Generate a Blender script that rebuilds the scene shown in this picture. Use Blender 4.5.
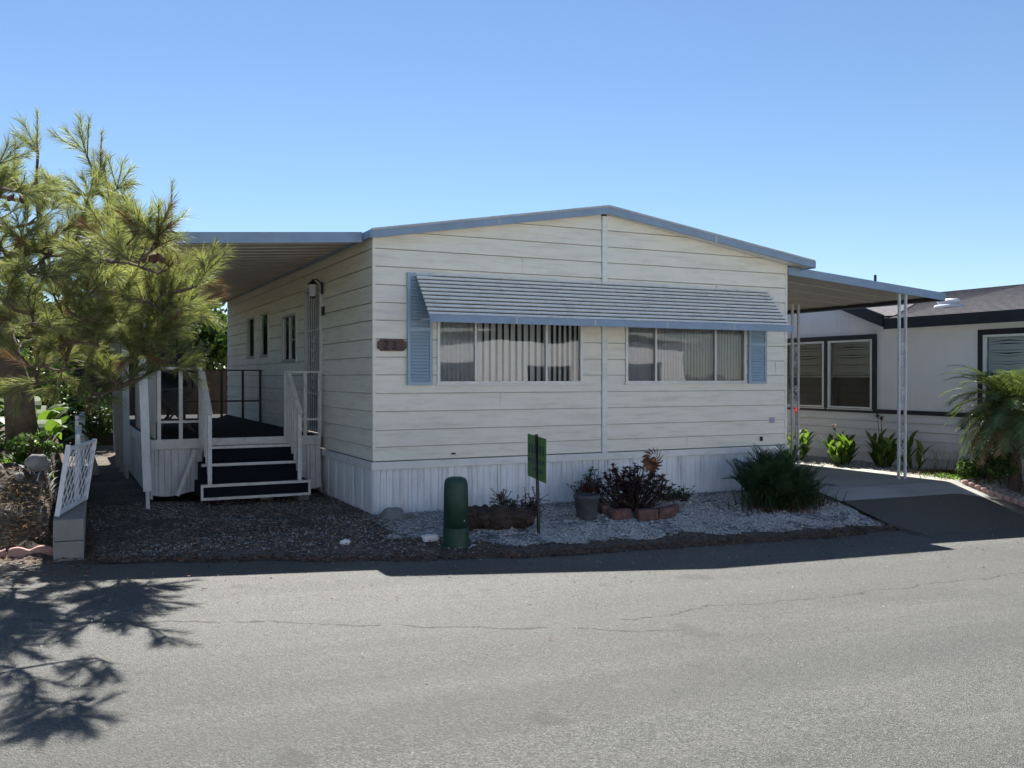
import bpy, math, random
from mathutils import Vector, Matrix, noise
R = math.radians
rnd = random.Random(7)
for o in list(bpy.data.objects): bpy.data.objects.remove(o)
S = bpy.context.scene
COL = S.collection

# ------------------------------------------------------------------ camera
cd = bpy.data.cameras.new('camera'); cam = bpy.data.objects.new('camera', cd); COL.objects.link(cam)
cd.sensor_width = 36; cd.lens = 36*925/1024; cd.clip_end = 5000
cam.location = (0, 0, 1.585); cam.rotation_euler = (R(90-0.434), 0, 0)
S.camera = cam
# ------------------------------------------------------------------ sky, sun, exposure
SUND = Vector((-0.167, 0.82, 1.0)).normalized()
EL = math.asin(SUND.z)
w = bpy.data.worlds.new('World'); S.world = w; w.use_nodes = True
nt = w.node_tree; bg = nt.nodes['Background']
sky = nt.nodes.new('ShaderNodeTexSky'); sky.sky_type = 'NISHITA'; sky.sun_disc = False
sky.sun_elevation = EL; sky.sun_rotation = math.atan2(SUND.x, SUND.y)
sky.air_density = 1.0; sky.dust_density = 0.0; sky.ozone_density = 5.0; sky.altitude = 100
nt.links.new(sky.outputs[0], bg.inputs[0]); bg.inputs[1].default_value = 0.056
sd = bpy.data.lights.new('sun', 'SUN'); sun = bpy.data.objects.new('sun', sd); COL.objects.link(sun)
sd.energy = 5.0; sd.angle = R(0.5); sd.color = (1.0, 0.955, 0.88)
sun.rotation_euler = SUND.to_track_quat('Z', 'Y').to_euler()
S.view_settings.view_transform = 'Standard'; S.view_settings.look = 'None'
S.view_settings.exposure = 1.24; S.view_settings.gamma = 1
S.render.resolution_x = 1024; S.render.resolution_y = 768
S.render.engine = 'CYCLES'
S.cycles.max_bounces = 8; S.cycles.transparent_max_bounces = 12

# ------------------------------------------------------------------ plot frame: a along the home's front, b to its back
ANG = R(26.03); CA, SA = math.cos(ANG), math.sin(ANG)
OX, OY = -1.586, 10.63
def W(a, b, z=0): return Vector((OX+CA*a-SA*b, OY+SA*a+CA*b, z))
ROT = Matrix.Rotation(ANG, 4, 'Z')
def g(a, b):                                   # height of the ground
    r = -.11-.038*max(-10, min(14, a)); t = max(0, min(1, (b+2.25)/1.7)); z = r*(1-t)
    if a < -3.2 and b > -1.2:                  # raised garden bank at the left
        t1 = max(0, min(1, (-3.2-a)/.18)); t2 = max(0, min(1, (b+.95)/.95)); t2 = t2*t2*(3-2*t2)
        z += .68*t1*t2
    return z

# ------------------------------------------------------------------ materials
def mat(name, col, rough=.7, var=.12, scale=6, bump=0, bscale=60, metal=0, spec=.4, dirt=None, dscale=3, damt=.5, stretch=None, island=0, trans=0):
    m = bpy.data.materials.new(name); m.use_nodes = True; N = m.node_tree.nodes; L = m.node_tree.links
    p = N['Principled BSDF']; p.inputs['Roughness'].default_value = rough; p.inputs['Metallic'].default_value = metal
    p.inputs['Specular IOR Level'].default_value = spec
    geo = N.new('ShaderNodeNewGeometry'); mp = N.new('ShaderNodeMapping')
    mp.inputs['Rotation'].default_value = (0, 0, -ANG)
    L.new(geo.outputs['Position'], mp.inputs[0])
    src = mp.outputs[0]
    no = N.new('ShaderNodeTexNoise'); no.inputs['Scale'].default_value = scale; no.inputs['Detail'].default_value = 6; no.inputs['Roughness'].default_value = .62
    L.new(src, no.inputs['Vector'])
    mx = N.new('ShaderNodeMix'); mx.data_type = 'RGBA'
    mx.inputs[6].default_value = (*[max(0, c*(1-var)) for c in col], 1); mx.inputs[7].default_value = (*[min(1, c*(1+var)) for c in col], 1)
    rp = N.new('ShaderNodeMapRange'); rp.inputs[1].default_value = .3; rp.inputs[2].default_value = .7
    L.new(no.outputs[0], rp.inputs[0]); L.new(rp.outputs[0], mx.inputs[0])
    out = mx.outputs[2]
    if dirt:
        n2 = N.new('ShaderNodeTexNoise'); n2.inputs['Scale'].default_value = dscale; n2.inputs['Detail'].default_value = 8; n2.inputs['Roughness'].default_value = .7
        m2 = N.new('ShaderNodeMapping'); m2.inputs['Scale'].default_value = stretch or (1, 1, 1)
        L.new(src, m2.inputs[0]); L.new(m2.outputs[0], n2.inputs['Vector'])
        r2 = N.new('ShaderNodeMapRange'); r2.inputs[1].default_value = .48; r2.inputs[2].default_value = .74; r2.inputs[4].default_value = damt
        L.new(n2.outputs[0], r2.inputs[0])
        x2 = N.new('ShaderNodeMix'); x2.data_type = 'RGBA'; x2.inputs[7].default_value = (*dirt, 1)
        L.new(r2.outputs[0], x2.inputs[0]); L.new(out, x2.inputs[6]); out = x2.outputs[2]
    if island:
        x3 = N.new('ShaderNodeMix'); x3.data_type = 'RGBA'; x3.blend_type = 'MULTIPLY'; x3.inputs[0].default_value = 1
        r3 = N.new('ShaderNodeMapRange'); r3.inputs[3].default_value = 1-island; r3.inputs[4].default_value = 1+island
        L.new(geo.outputs['Random Per Island'], r3.inputs[0]); L.new(out, x3.inputs[6]); L.new(r3.outputs[0], x3.inputs[7]); out = x3.outputs[2]
    L.new(out, p.inputs['Base Color'])
    if bump:
        n3 = N.new('ShaderNodeTexNoise'); n3.inputs['Scale'].default_value = bscale; n3.inputs['Detail'].default_value = 5
        L.new(src, n3.inputs['Vector'])
        bp = N.new('ShaderNodeBump'); bp.inputs['Strength'].default_value = bump; bp.inputs['Distance'].default_value = .01
        L.new(n3.outputs[0], bp.inputs['Height']); L.new(bp.outputs[0], p.inputs['Normal'])
    if trans:
        tr = N.new('ShaderNodeBsdfTranslucent'); ms = N.new('ShaderNodeMixShader'); ms.inputs[0].default_value = trans
        g2 = N.new('ShaderNodeMix'); g2.data_type = 'RGBA'; g2.blend_type = 'MULTIPLY'; g2.inputs[0].default_value = 1
        g2.inputs[7].default_value = (1.2, 1.25, .62, 1)
        L.new(out, g2.inputs[6]); L.new(g2.outputs[2], tr.inputs[0])
        L.new(p.outputs[0], ms.inputs[1]); L.new(tr.outputs[0], ms.inputs[2])
        L.new(ms.outputs[0], N['Material Output'].inputs[0])
    m['src'] = 1
    return m

def ground_mat(name, c1, c2, c3, speck=(.3, .3, .3), sscale=90, samt=.3, big=1.2, bump=.5, bscale=120, rough=.9, road=False, spec=.25):
    m = bpy.data.materials.new(name); m.use_nodes = True; N = m.node_tree.nodes; L = m.node_tree.links
    p = N['Principled BSDF']; p.inputs['Roughness'].default_value = rough; p.inputs['Specular IOR Level'].default_value = spec
    geo = N.new('ShaderNodeNewGeometry'); mp = N.new('ShaderNodeMapping'); mp.vector_type = 'TEXTURE'
    mp.inputs['Location'].default_value = (OX, OY, 0); mp.inputs['Rotation'].default_value = (0, 0, ANG)
    L.new(geo.outputs['Position'], mp.inputs[0]); src = mp.outputs[0]
    def nz(s, d=6, r=.6, v=None):
        n = N.new('ShaderNodeTexNoise'); n.inputs['Scale'].default_value = s; n.inputs['Detail'].default_value = d; n.inputs['Roughness'].default_value = r
        L.new(v or src, n.inputs['Vector']); return n.outputs[0]
    def rng(x, a, b, c=0, d=1):
        r = N.new('ShaderNodeMapRange'); r.inputs[1].default_value = a; r.inputs[2].default_value = b; r.inputs[3].default_value = c; r.inputs[4].default_value = d
        L.new(x, r.inputs[0]); return r.outputs[0]
    def mix(f, a, b):
        x = N.new('ShaderNodeMix'); x.data_type = 'RGBA'; L.new(f, x.inputs[0])
        for s, v in ((6, a), (7, b)):
            if isinstance(v, tuple): x.inputs[s].default_value = (*v, 1)
            else: L.new(v, x.inputs[s])
        return x.outputs[2]
    def mth(op, a, b=None):
        x = N.new('ShaderNodeMath'); x.operation = op
        for i, v in enumerate((a, b)):
            if v is None: continue
            if isinstance(v, (int, float)): x.inputs[i].default_value = v
            else: L.new(v, x.inputs[i])
        return x.outputs[0]
    c = mix(rng(nz(big), .35, .65), c1, c2)
    ms = N.new('ShaderNodeMapping'); ms.inputs['Scale'].default_value = (.35, 1.6, 1); L.new(src, ms.inputs[0])
    c = mix(rng(nz(.9, 7, .65, ms.outputs[0]), .45, .7, 0, .75), c, c3)
    vo = N.new('ShaderNodeTexVoronoi'); vo.inputs['Scale'].default_value = sscale; L.new(src, vo.inputs['Vector'])
    sp = N.new('ShaderNodeSeparateColor'); L.new(vo.outputs['Color'], sp.inputs[0])
    c = mix(rng(nz(34, 3, .7), .5, .72, 0, .35 if road else 0), c, speck)
    c = mix(rng(sp.outputs[0], .45, 1, 0, samt), c, speck)
    c = mix(rng(sp.outputs[1], .6, 1, 0, samt*.9), c, tuple(x*.25 for x in c1))
    if road:
        ml = N.new('ShaderNodeMapping'); ml.inputs['Scale'].default_value = (.06, 1.1, 1); L.new(src, ml.inputs[0])
        c = mix(rng(nz(1.0, 3, .5, ml.outputs[0]), .42, .62, 0, .45), c, (.050, .051, .048))
        c = mix(rng(nz(.55, 8, .75), .58, .68, 0, .55), c, (.15, .146, .13))
        c = mix(rng(nz(2.3, 2, .4), .70, .76, 0, .5), c, (.035, .034, .033))
        xyz = N.new('ShaderNodeSeparateXYZ'); L.new(src, xyz.inputs[0])
        nb = nz(1.1, 3, .5); nf = nz(9, 3, .6)
        # b position of a wandering crack as a line in (a, b)
        for (k, b0, a0, a1, wd) in ((-.42, -4.95, -6, .6, .006), (.05, -4.72, .3, 6, .004), (.62, -9.75, -3.2, 6, .007)):
            line = mth('ADD', mth('MULTIPLY', xyz.outputs[0], k), b0)
            wob = mth('ADD', mth('MULTIPLY', mth('SUBTRACT', nb, .5), .55), mth('MULTIPLY', mth('SUBTRACT', nf, .5), .14))
            d = mth('ABSOLUTE', mth('SUBTRACT', xyz.outputs[1], mth('ADD', line, wob)))
            on = mth('MULTIPLY', mth('GREATER_THAN', xyz.outputs[0], a0), mth('LESS_THAN', xyz.outputs[0], a1))
            gap = rng(nz(5.0, 2), .40, .5)
            f = mth('MULTIPLY', mth('MULTIPLY', rng(d, wd*1.8, wd*3.6, 1, 0), on), mth('MULTIPLY', gap, .95))
            c = mix(f, c, (.012, .011, .01))
        edge = rng(mth('ADD', xyz.outputs[1], mth('MULTIPLY', mth('SUBTRACT', nz(3), .5), .9)), -2.75, -2.15, 0, .5)
        c = mix(edge, c, (.10, .085, .065))
    L.new(c, p.inputs['Base Color'])
    bp = N.new('ShaderNodeBump'); bp.inputs['Strength'].default_value = bump; bp.inputs['Distance'].default_value = .012
    L.new(mth('ADD', nz(bscale, 4, .7), mth('MULTIPLY', vo.outputs['Distance'], .8)), bp.inputs['Height']); L.new(bp.outputs[0], p.inputs['Normal'])
    return m

def glass_mat(name, tint=(.93, .95, .95), lo=.05, hi=.75):
    m = bpy.data.materials.new(name); m.use_nodes = True; N = m.node_tree.nodes; L = m.node_tree.links
    N.remove(N['Principled BSDF'])
    t = N.new('ShaderNodeBsdfTransparent'); t.inputs[0].default_value = (*tint, 1)
    gl = N.new('ShaderNodeBsdfGlossy'); gl.inputs['Roughness'].default_value = .015
    fr = N.new('ShaderNodeFresnel'); fr.inputs[0].default_value = 1.52
    r = N.new('ShaderNodeMapRange'); r.inputs[3].default_value = lo*2; r.inputs[4].default_value = 1; L.new(fr.outputs[0], r.inputs[0])
    no = N.new('ShaderNodeTexNoise'); no.inputs['Scale'].default_value = 1.3
    bp = N.new('ShaderNodeBump'); bp.inputs['Strength'].default_value = .12; bp.inputs['Distance'].default_value = .03
    L.new(no.outputs[0], bp.inputs['Height']); L.new(bp.outputs[0], gl.inputs['Normal'])
    ms = N.new('ShaderNodeMixShader'); L.new(r.outputs[0], ms.inputs[0]); L.new(t.outputs[0], ms.inputs[1]); L.new(gl.outputs[0], ms.inputs[2])
    L.new(ms.outputs[0], N['Material Output'].inputs[0]); return m

M = {}
M['road'] = ground_mat('asphalt', (.062, .0635, .058), (.080, .081, .074), (.125, .123, .108), speck=(.22, .22, .20), sscale=115, samt=.8, road=True, bump=.9, rough=.58, spec=.5)
M['dirt'] = ground_mat('dirt', (.075, .058, .042), (.12, .095, .07), (.17, .145, .115), speck=(.26, .24, .22), sscale=45, samt=.6, big=2.5, bump=1.0, bscale=50)
M['gravelpad'] = ground_mat('grey_gravel', (.085, .070, .055), (.13, .115, .098), (.055, .040, .028), speck=(.36, .34, .31), sscale=42, samt=.55, big=1.6, bump=1.0, bscale=40)
M['whitegravel'] = ground_mat('white_gravel', (.20, .19, .18), (.36, .355, .35), (.11, .085, .06), speck=(.7, .7, .7), sscale=36, samt=.85, big=3.2, bump=1.0, bscale=40)
M['tangravel'] = ground_mat('tan_gravel', (.36, .31, .25), (.46, .41, .34), (.24, .18, .13), speck=(.7, .56, .5), sscale=40, samt=.6, big=2.2, bump=1.0, bscale=40)
M['concrete'] = ground_mat('concrete', (.36, .35, .32), (.44, .425, .39), (.29, .275, .25), speck=(.42, .41, .38), sscale=160, samt=.25, big=1.2, bump=.25)
M['siding'] = mat('siding_paint', (.89, .84, .715), .45, .03, 2.2, .05, 30, dirt=(.50, .43, .30), dscale=2.6, damt=.5, stretch=(.6, .6, 5.5))
M['groove'] = mat('shaded_grimy_groove', (.42, .39, .32), .9)  # darker colour deepens the shade line under each lap, along with grime
M['skirt'] = mat('skirt_paint', (.86, .87, .88), .45, .05, 3, .05, 30, dirt=(.30, .28, .25), dscale=3.0, damt=.45, stretch=(5, 5, .6))
M['trim'] = mat('white_trim', (.84, .83, .78), .45, .05, 4, dirt=(.38, .35, .3), dscale=5, damt=.35, stretch=(1, 1, 3))
M['blue'] = mat('blue_trim', (.27, .36, .48), .5, .10, 5, dirt=(.30, .33, .36), dscale=7, damt=.5)
M['shut'] = mat('shutter_blue', (.36, .47, .56), .5, .07, 5)
M['roofm'] = mat('roof_metal', (.50, .51, .52), .5, .1, 3, dirt=(.22, .2, .18), dscale=4, damt=.6)
M['ribw'] = mat('awning_white', (.90, .88, .82), .4, .06, 6, dirt=(.3, .28, .26), dscale=6, damt=.5)
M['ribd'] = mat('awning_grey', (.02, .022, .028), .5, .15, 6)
M['pan'] = mat('pan_underside', (.50, .46, .40), .55, .06, 2, dirt=(.3, .26, .2), dscale=1.5, damt=.4)
M['alu'] = mat('aluminium', (.55, .55, .54), .4, .08, 8, metal=.4)
M['dark'] = mat('dark_interior', (.03, .03, .032), .8)
M['blind'] = mat('vertical_blind', (.66, .66, .63), .7, .05, 5)
M['curt'] = mat('curtain', (.40, .41, .41), .8, .1, 5)
M['glass'] = glass_mat('window_glass', lo=.02)
M['carpet'] = mat('navy_carpet', (.004, .006, .013), .95, .3, 30, .4, 300)
M['railw'] = mat('rail_white', (.68, .67, .64), .5, .07, 5, dirt=(.3, .27, .23), dscale=9, damt=.5)
M['raild'] = mat('rail_dark', (.05, .045, .04), .5)
M['wpost'] = mat('post_white', (.68, .69, .70), .55, .08, 4, dirt=(.35, .32, .28), dscale=6, damt=.5, stretch=(1, 1, .4))
M['plaque'] = mat('plaque_wood', (.12, .065, .05), .6, .3, 30, .3, 60, dirt=(.24, .20, .18), dscale=18, damt=.5)
M['iron'] = mat('black_metal', (.018, .018, .02), .45, .2, 10)
M['frost'] = mat('lamp_glass', (.55, .56, .55), .2)
M['green'] = mat('pedestal_green', (.020, .058, .038), .5, .08, 5, .08, 80, dirt=(.06, .10, .07), dscale=12, damt=.4)
M['signg'] = mat('sign_green', (.15, .30, .11), .5, .10, 8, trans=.45)
M['signd'] = mat('sign_dark_green', (.015, .09, .025), .5, .15, 8, trans=.15)
M['bark'] = mat('pine_bark', (.13, .095, .07), .95, .35, 14, 1.0, 25, dirt=(.04, .03, .025), dscale=20, damt=.7, stretch=(1, 1, .3))
M['rot'] = mat('rotten_wood', (.045, .032, .024), .95, .4, 18, 1.0, 30, dirt=(.18, .13, .10), dscale=12, damt=.5, stretch=(.5, 1, 3))
M['needle'] = mat('pine_needles', (.245, .265, .14), .45, .3, 3, island=.5, trans=.55)
M['needle2'] = mat('dry_needles', (.19, .11, .06), .7, .25, 3, island=.4, trans=.25)
M['cone'] = mat('pine_cone', (.10, .055, .035), .8, .3, 30, .6, 80)
M['leafd'] = mat('leaf_dark', (.035, .065, .022), .5, .3, 2, island=.45, trans=.3)
M['leafm'] = mat('leaf_mid', (.06, .11, .028), .5, .3, 2, island=.4, trans=.4)
M['leafb'] = mat('leaf_bright', (.11, .19, .035), .6, .2, 6, island=.3, trans=.5)
M['cycad'] = mat('cycad_leaf', (.05, .09, .045), .4, .3, 4, island=.35, trans=.2)
M['palm'] = mat('palm_leaf', (.125, .17, .075), .4, .25, 4, island=.35, trans=.35)
M['dry'] = mat('dry_straw', (.34, .25, .14), .8, .25, 6, island=.35, trans=.25)
M['aeon'] = mat('aeonium_purple', (.05, .018, .024), .45, .3, 12, island=.35, trans=.1)
M['aeong'] = mat('aeonium_green', (.08, .10, .05), .5, .3, 12, island=.4, trans=.2)
M['succ'] = mat('red_succulent', (.10, .028, .022), .5, .3, 12, island=.4, trans=.15)
M['redbr'] = mat('red_groundcover', (.26, .09, .045), .7, .3, 8, island=.4, trans=.25)
M['flower'] = mat('red_flower', (.70, .05, .06), .5, .15, 8, trans=.4)
M['greypot'] = mat('grey_pot', (.075, .085, .10), .6, .12, 8, dirt=(.2, .19, .18), dscale=14, damt=.4)
M['brick'] = mat('red_block', (.13, .068, .055), .85, .25, 14, .6, 60, dirt=(.3, .2, .16), dscale=14, damt=.5)
M['pink'] = mat('pink_concrete', (.42, .26, .22), .85, .15, 10, .4, 60, dirt=(.25, .2, .17), dscale=8, damt=.5)
M['rock'] = mat('grey_rock', (.22, .22, .21), .85, .25, 8, .8, 30)
M['pale'] = mat('pale_rock', (.36, .34, .31), .9, .25, 9, .8, 30, dirt=(.16, .13, .1), dscale=6, damt=.6)
M['cblock'] = mat('concrete_block', (.27, .265, .245), .9, .1, 8, .5, 90, dirt=(.25, .22, .18), dscale=5, damt=.5)
M['lattice'] = mat('lattice_white', (.70, .71, .74), .5, .06, 8)
M['copper'] = mat('rusty_copper', (.22, .10, .06), .45, .35, 25, metal=.6, dirt=(.10, .05, .04), dscale=20, damt=.6)
M['paper'] = mat('white_paper', (.8, .8, .8), .7, .04, 20)
M['nwhite'] = mat('neighbour_wall', (.90, .89, .90), .55, .03, 2)
M['nlap'] = mat('neighbour_lap', (.80, .79, .79), .55, .04, 2)
M['ntrim'] = mat('neighbour_trim', (.022, .024, .032), .5, .15, 6)
M['shingle'] = mat('roof_shingle', (.15, .142, .148), .9, .35, 9, .8, 60, dirt=(.13, .12, .125), dscale=16, damt=.6, stretch=(.4, 1, 1))
M['vinyl'] = mat('vinyl_frame', (.80, .80, .78), .4, .03, 5)
M['mini'] = mat('mini_blind', (.92, .94, .92), .5, .03, 5)
M['bowl'] = mat('grey_bowl', (.30, .33, .34), .8, .15, 10)
M['beige'] = mat('beige_panel', (.50, .46, .39), .7, .08, 4)
M['fencew'] = mat('fence_brown', (.022, .017, .013), .85, .3, 5, .4, 40)
M['tin'] = mat('vent_metal', (.62, .63, .66), .35, .06, 8, metal=.3)
M['litter'] = mat('leaf_litter', (.15, .085, .05), .85, .3, 9, island=.6)
M['stone'] = mat('loose_stone', (.42, .415, .40), .8, .15, 9, island=.4)
M['stoneg'] = mat('loose_grey_stone', (.20, .18, .155), .8, .2, 9, island=.6)

# ------------------------------------------------------------------ mesh builder (coordinates in the a, b, z frame)
class MB:
    def __init__(s): s.v = []; s.f = []; s.mi = []; s.cur = 0; s.sm = False
    def add(s, vs, fs):
        n = len(s.v); s.v += [tuple(v) for v in vs]; s.f += [tuple(n+i for i in f) for f in fs]; s.mi += [s.cur]*len(fs); return s
    def box(s, a0, b0, z0, a1, b1, z1):
        v = [(x, y, z) for z in (z0, z1) for y in (b0, b1) for x in (a0, a1)]
        return s.add(v, [(0, 2, 3, 1), (4, 5, 7, 6), (0, 1, 5, 4), (2, 6, 7, 3), (0, 4, 6, 2), (1, 3, 7, 5)])
    def bar(s, p, q, w, h=None, up=(0, 0, 1)):
        p, q, up = Vector(p), Vector(q), Vector(up); h = h or w; d = (q-p).normalized()
        x = d.cross(up)
        if x.length < 1e-4: x = d.cross(Vector((0, 1, 0)))
        x.normalize(); y = x.cross(d)
        v = []
        for c in (p, q):
            for i, j in ((-1, -1), (1, -1), (1, 1), (-1, 1)): v.append(c+x*i*w/2+y*j*h/2)
        return s.add(v, [(3, 2, 1, 0), (4, 5, 6, 7), (0, 1, 5, 4), (1, 2, 6, 5), (2, 3, 7, 6), (3, 0, 4, 7)])
    def tube(s, pts, rad, n=8, cap=True):
        pts = [Vector(p) for p in pts]; rad = rad if isinstance(rad, (list, tuple)) else [rad]*len(pts)
        v = []; ref = Vector((.13, .27, .95)).normalized()
        for i, p in enumerate(pts):
            d = (pts[min(i+1, len(pts)-1)]-pts[max(i-1, 0)]).normalized()
            x = d.cross(ref)
            if x.length < .05: x = d.cross(Vector((1, 0, 0)))
            x.normalize(); y = d.cross(x)
            for k in range(n):
                t = 2*math.pi*k/n; v.append(p+(x*math.cos(t)+y*math.sin(t))*rad[i])
        f = []
        for i in range(len(pts)-1):
            for k in range(n): a = i*n+k; b = i*n+(k+1) % n; f.append((a, b, b+n, a+n))
        if cap: f.append(tuple(range(n-1, -1, -1))); f.append(tuple(range((len(pts)-1)*n, len(pts)*n)))
        return s.add(v, f)
    def lathe(s, c, prof, n=24, sx=1, sy=1):
        c = Vector(c); v = []; f = []
        for (r, z) in prof:
            for k in range(n): t = 2*math.pi*k/n; v.append((c.x+r*sx*math.cos(t), c.y+r*sy*math.sin(t), c.z+z))
        for i in range(len(prof)-1):
            for k in range(n): a = i*n+k; b = i*n+(k+1) % n; f.append((a, b, b+n, a+n))
        f.append(tuple(range(n-1, -1, -1))); f.append(tuple(range((len(prof)-1)*n, len(prof)*n)))
        return s.add(v, f)
    def prism(s, poly, d0, d1, axis='b'):            # polygon (u, z) extruded along b or a
        n = len(poly)
        if axis == 'b': v = [(u, d0, z) for u, z in poly]+[(u, d1, z) for u, z in poly]
        elif axis == 'a': v = [(d0, u, z) for u, z in poly]+[(d1, u, z) for u, z in poly]
        else: v = [(u, z, d0) for u, z in poly]+[(u, z, d1) for u, z in poly]
        f = [tuple(range(n)), tuple(range(2*n-1, n-1, -1))]+[(i, i+n, (i+1) % n+n, (i+1) % n) for i in range(n)]
        return s.add(v, f)
    def blob(s, c, r, seed=0, rough=.2, nu=12, nv=8, flat=None):
        c = Vector(c); v = []; f = []
        for i in range(nv+1):
            ph = math.pi*i/nv
            for k in range(nu):
                t = 2*math.pi*k/nu; d = Vector((math.sin(ph)*math.cos(t), math.sin(ph)*math.sin(t), math.cos(ph)))
                q = 1+rough*noise.noise(d*1.8+Vector((seed*3.7, seed, 0)))*1.6
                p = Vector((d.x*r[0], d.y*r[1], d.z*r[2]))*q
                if flat is not None: p.z = max(p.z, flat)
                v.append(c+p)
        for i in range(nv):
            for k in range(nu): a = i*nu+k; b = i*nu+(k+1) % nu; f.append((a, b, b+nu, a+nu))
        return s.add(v, f)
    def blade(s, p, d, L, wd, droop=.3, n=4, side=None, taper=1.0, fold=0, tipw=0.04, mid=.35):
        p = Vector(p); d = Vector(d).normalized(); side = side or d.cross(Vector((0, 0, 1)))
        if side.length < 1e-3: side = Vector((1, 0, 0))
        side = side.normalized(); v = []; q = p.copy(); dd = d.copy()
        for i in range(n+1):
            t = i/n
            wv = wd*(math.sin(math.pi*min(1, max(0, (t*(1-0.0)))))**.6 if taper == 2 else (1-t)**.7*taper+tipw) if taper != 3 else wd*(.35+.65*math.sin(math.pi*min(1, t/mid/2)) if t < mid else max(tipw, math.cos((t-mid)/(1-mid)*math.pi/2)))
            if taper == 2: wv = max(wv, wd*tipw)
            v += [q-side*wv/2, q+side*wv/2]
            if fold: v[-1] = v[-1]+Vector((0, 0, fold*wv)); v[-2] = v[-2]+Vector((0, 0, fold*wv))
            q = q+dd*L/n; dd = (dd+Vector((0, 0, -droop/n))).normalized()
        return s.add(v, [(2*i, 2*i+1, 2*i+3, 2*i+2) for i in range(n)])
    def build(s, name, mats, parent=None, smooth=False, bevel=0):
        base = Vector(parent['_b']) if parent is not None and '_b' in parent else Vector((0, 0, 0))
        me = bpy.data.meshes.new(name)
        if parent is not None: me.from_pydata([(x-base.x, y-base.y, z-base.z) for x, y, z in s.v], [], s.f)
        else: me.from_pydata(s.v, [], s.f)
        mats = mats if isinstance(mats, list) else [mats]
        for m in mats: me.materials.append(M[m] if isinstance(m, str) else m)
        if len(mats) > 1: me.polygons.foreach_set('material_index', s.mi)
        if smooth: me.polygons.foreach_set('use_smooth', [True]*len(me.polygons))
        me.update()
        o = bpy.data.objects.new(name, me); COL.objects.link(o)
        if parent is not None:
            o.parent = parent
            if '_b' in parent: o['_b'] = tuple(parent['_b'])
        else: o.matrix_world = Matrix.Translation((OX, OY, 0)) @ ROT
        if bevel:
            bm = o.modifiers.new('bevel', 'BEVEL'); bm.width = bevel; bm.segments = 2; bm.limit_method = 'ANGLE'
        return o
def tag(o, label=None, cat=None, group=None, kind=None):
    if label: o['label'] = label
    if cat: o['category'] = cat
    if group: o['group'] = group
    if kind: o['kind'] = kind
    return o
def thing(name, label, cat, base, group=None):
    o = bpy.data.objects.new(name, None); COL.objects.link(o); o.empty_display_size = .1
    o.location = W(*base); o.rotation_euler = (0, 0, ANG); o['_b'] = tuple(base)
    return tag(o, label, cat, group)
def single(name, mb, mats, label, cat, base, group=None, smooth=False, bevel=0):   # one-mesh thing with its origin at its base
    t = bpy.data.objects.new('tmp', None); t['_b'] = tuple(base)
    o = mb.build(name, mats, t, smooth, bevel); o.parent = None
    o.location = W(*base); o.rotation_euler = (0, 0, ANG); bpy.data.objects.remove(t)
    return tag(o, label, cat, group)
def dup(o, base, rot=0, sc=1, label=None, parent=None):
    c = o.copy(); COL.objects.link(c)
    if parent is None:
        c.location = W(*base); c.rotation_euler = (0, 0, ANG+rot); c.scale = (sc, sc, sc)
        c['_b'] = tuple(base)
    else: c.parent = parent
    if label: c['label'] = label
    for ch in [x for x in COL.objects if x.parent == o]: dup(ch, None, parent=c)
    return c
def frange(a, b, st):
    n = max(1, int(round((b-a)/st))); return [a+(b-a)*i/n for i in range(n+1)]

# ================================================================== SETTING
def sheet(name, As, bfun0, bfun1, nb, off, m, gf=g, drop=0):
    mb = MB(); v = []; f = []
    for i, a in enumerate(As):
        b0, b1 = bfun0(a), bfun1(a)
        for j in range(nb+1):
            b = b0+(b1-b0)*j/nb; v.append((a, b, gf(a, b)+off))
    for i in range(len(As)-1):
        for j in range(nb): k = i*(nb+1)+j; f.append((k, k+nb+1, k+nb+2, k+1))
    mb.add(v, f); o = mb.build(name, m); return tag(o, kind='structure')
EDGE = [(-60, -1.1), (-5, -1.25), (-3.7, -1.36), (-3.0, -1.7), (-2.15, -1.86), (-.5, -2.26), (1.1, -2.42), (2.9, -2.30), (4.3, -2.25), (6.1, -2.10)]
def edge(a):
    if a < 6.1:
        a = max(a, -59)
        for (x0, y0), (x1, y1) in zip(EDGE, EDGE[1:]):
            if x0 <= a <= x1:
                e = y0+(y1-y0)*(a-x0)/(x1-x0); break
        return e+noise.noise(Vector((a*2.2, 3, 0)))*.06+noise.noise(Vector((a*9, 7, 0)))*.022
    if a < 6.24: return -2.10+(a-6.1)/.14*1.10
    if a < 8.5: return -1.0
    if a < 9.5: return -1.0-.55*(a-8.5)
    return -1.55-.12*min(10, a-9.5)
As = [-900, -200, -60, -25, -16] + frange(-14, -4, .25) + frange(-3.9, -3.1, .06) + frange(-3, 14, .1) + [16, 25, 60, 200, 900]
Bs = [-900, -200, -60, -30, -18] + frange(-14, -2.6, .4) + frange(-2.5, 1.5, .07) + frange(1.7, 14, .4) + [16, 20, 30, 60, 200, 900]
mb = MB(); v = []; f = []
for a in As:
    for b in Bs:
        z = g(a, b)-(.02 if b < edge(a)+.05 or a > 6.2 else .004)
        if -15 < a < 15 and -2.3 < b < 12: z += (noise.noise(Vector((a*3, b*3, 0)))*.006 if not (6 < a < 9.2) else -.01)
        if a < -3.3 and -1.2 < b < 8: z += noise.noise(Vector((a*5, b*5, 1)))*.13
        v.append((a, b, z))
nB = len(Bs)
for i in range(len(As)-1):
    for j in range(nB-1): k = i*nB+j; f.append((k, k+nB, k+nB+1, k+1))
mb.add(v, f); tag(mb.build('ground', 'dirt'), kind='structure')

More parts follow.
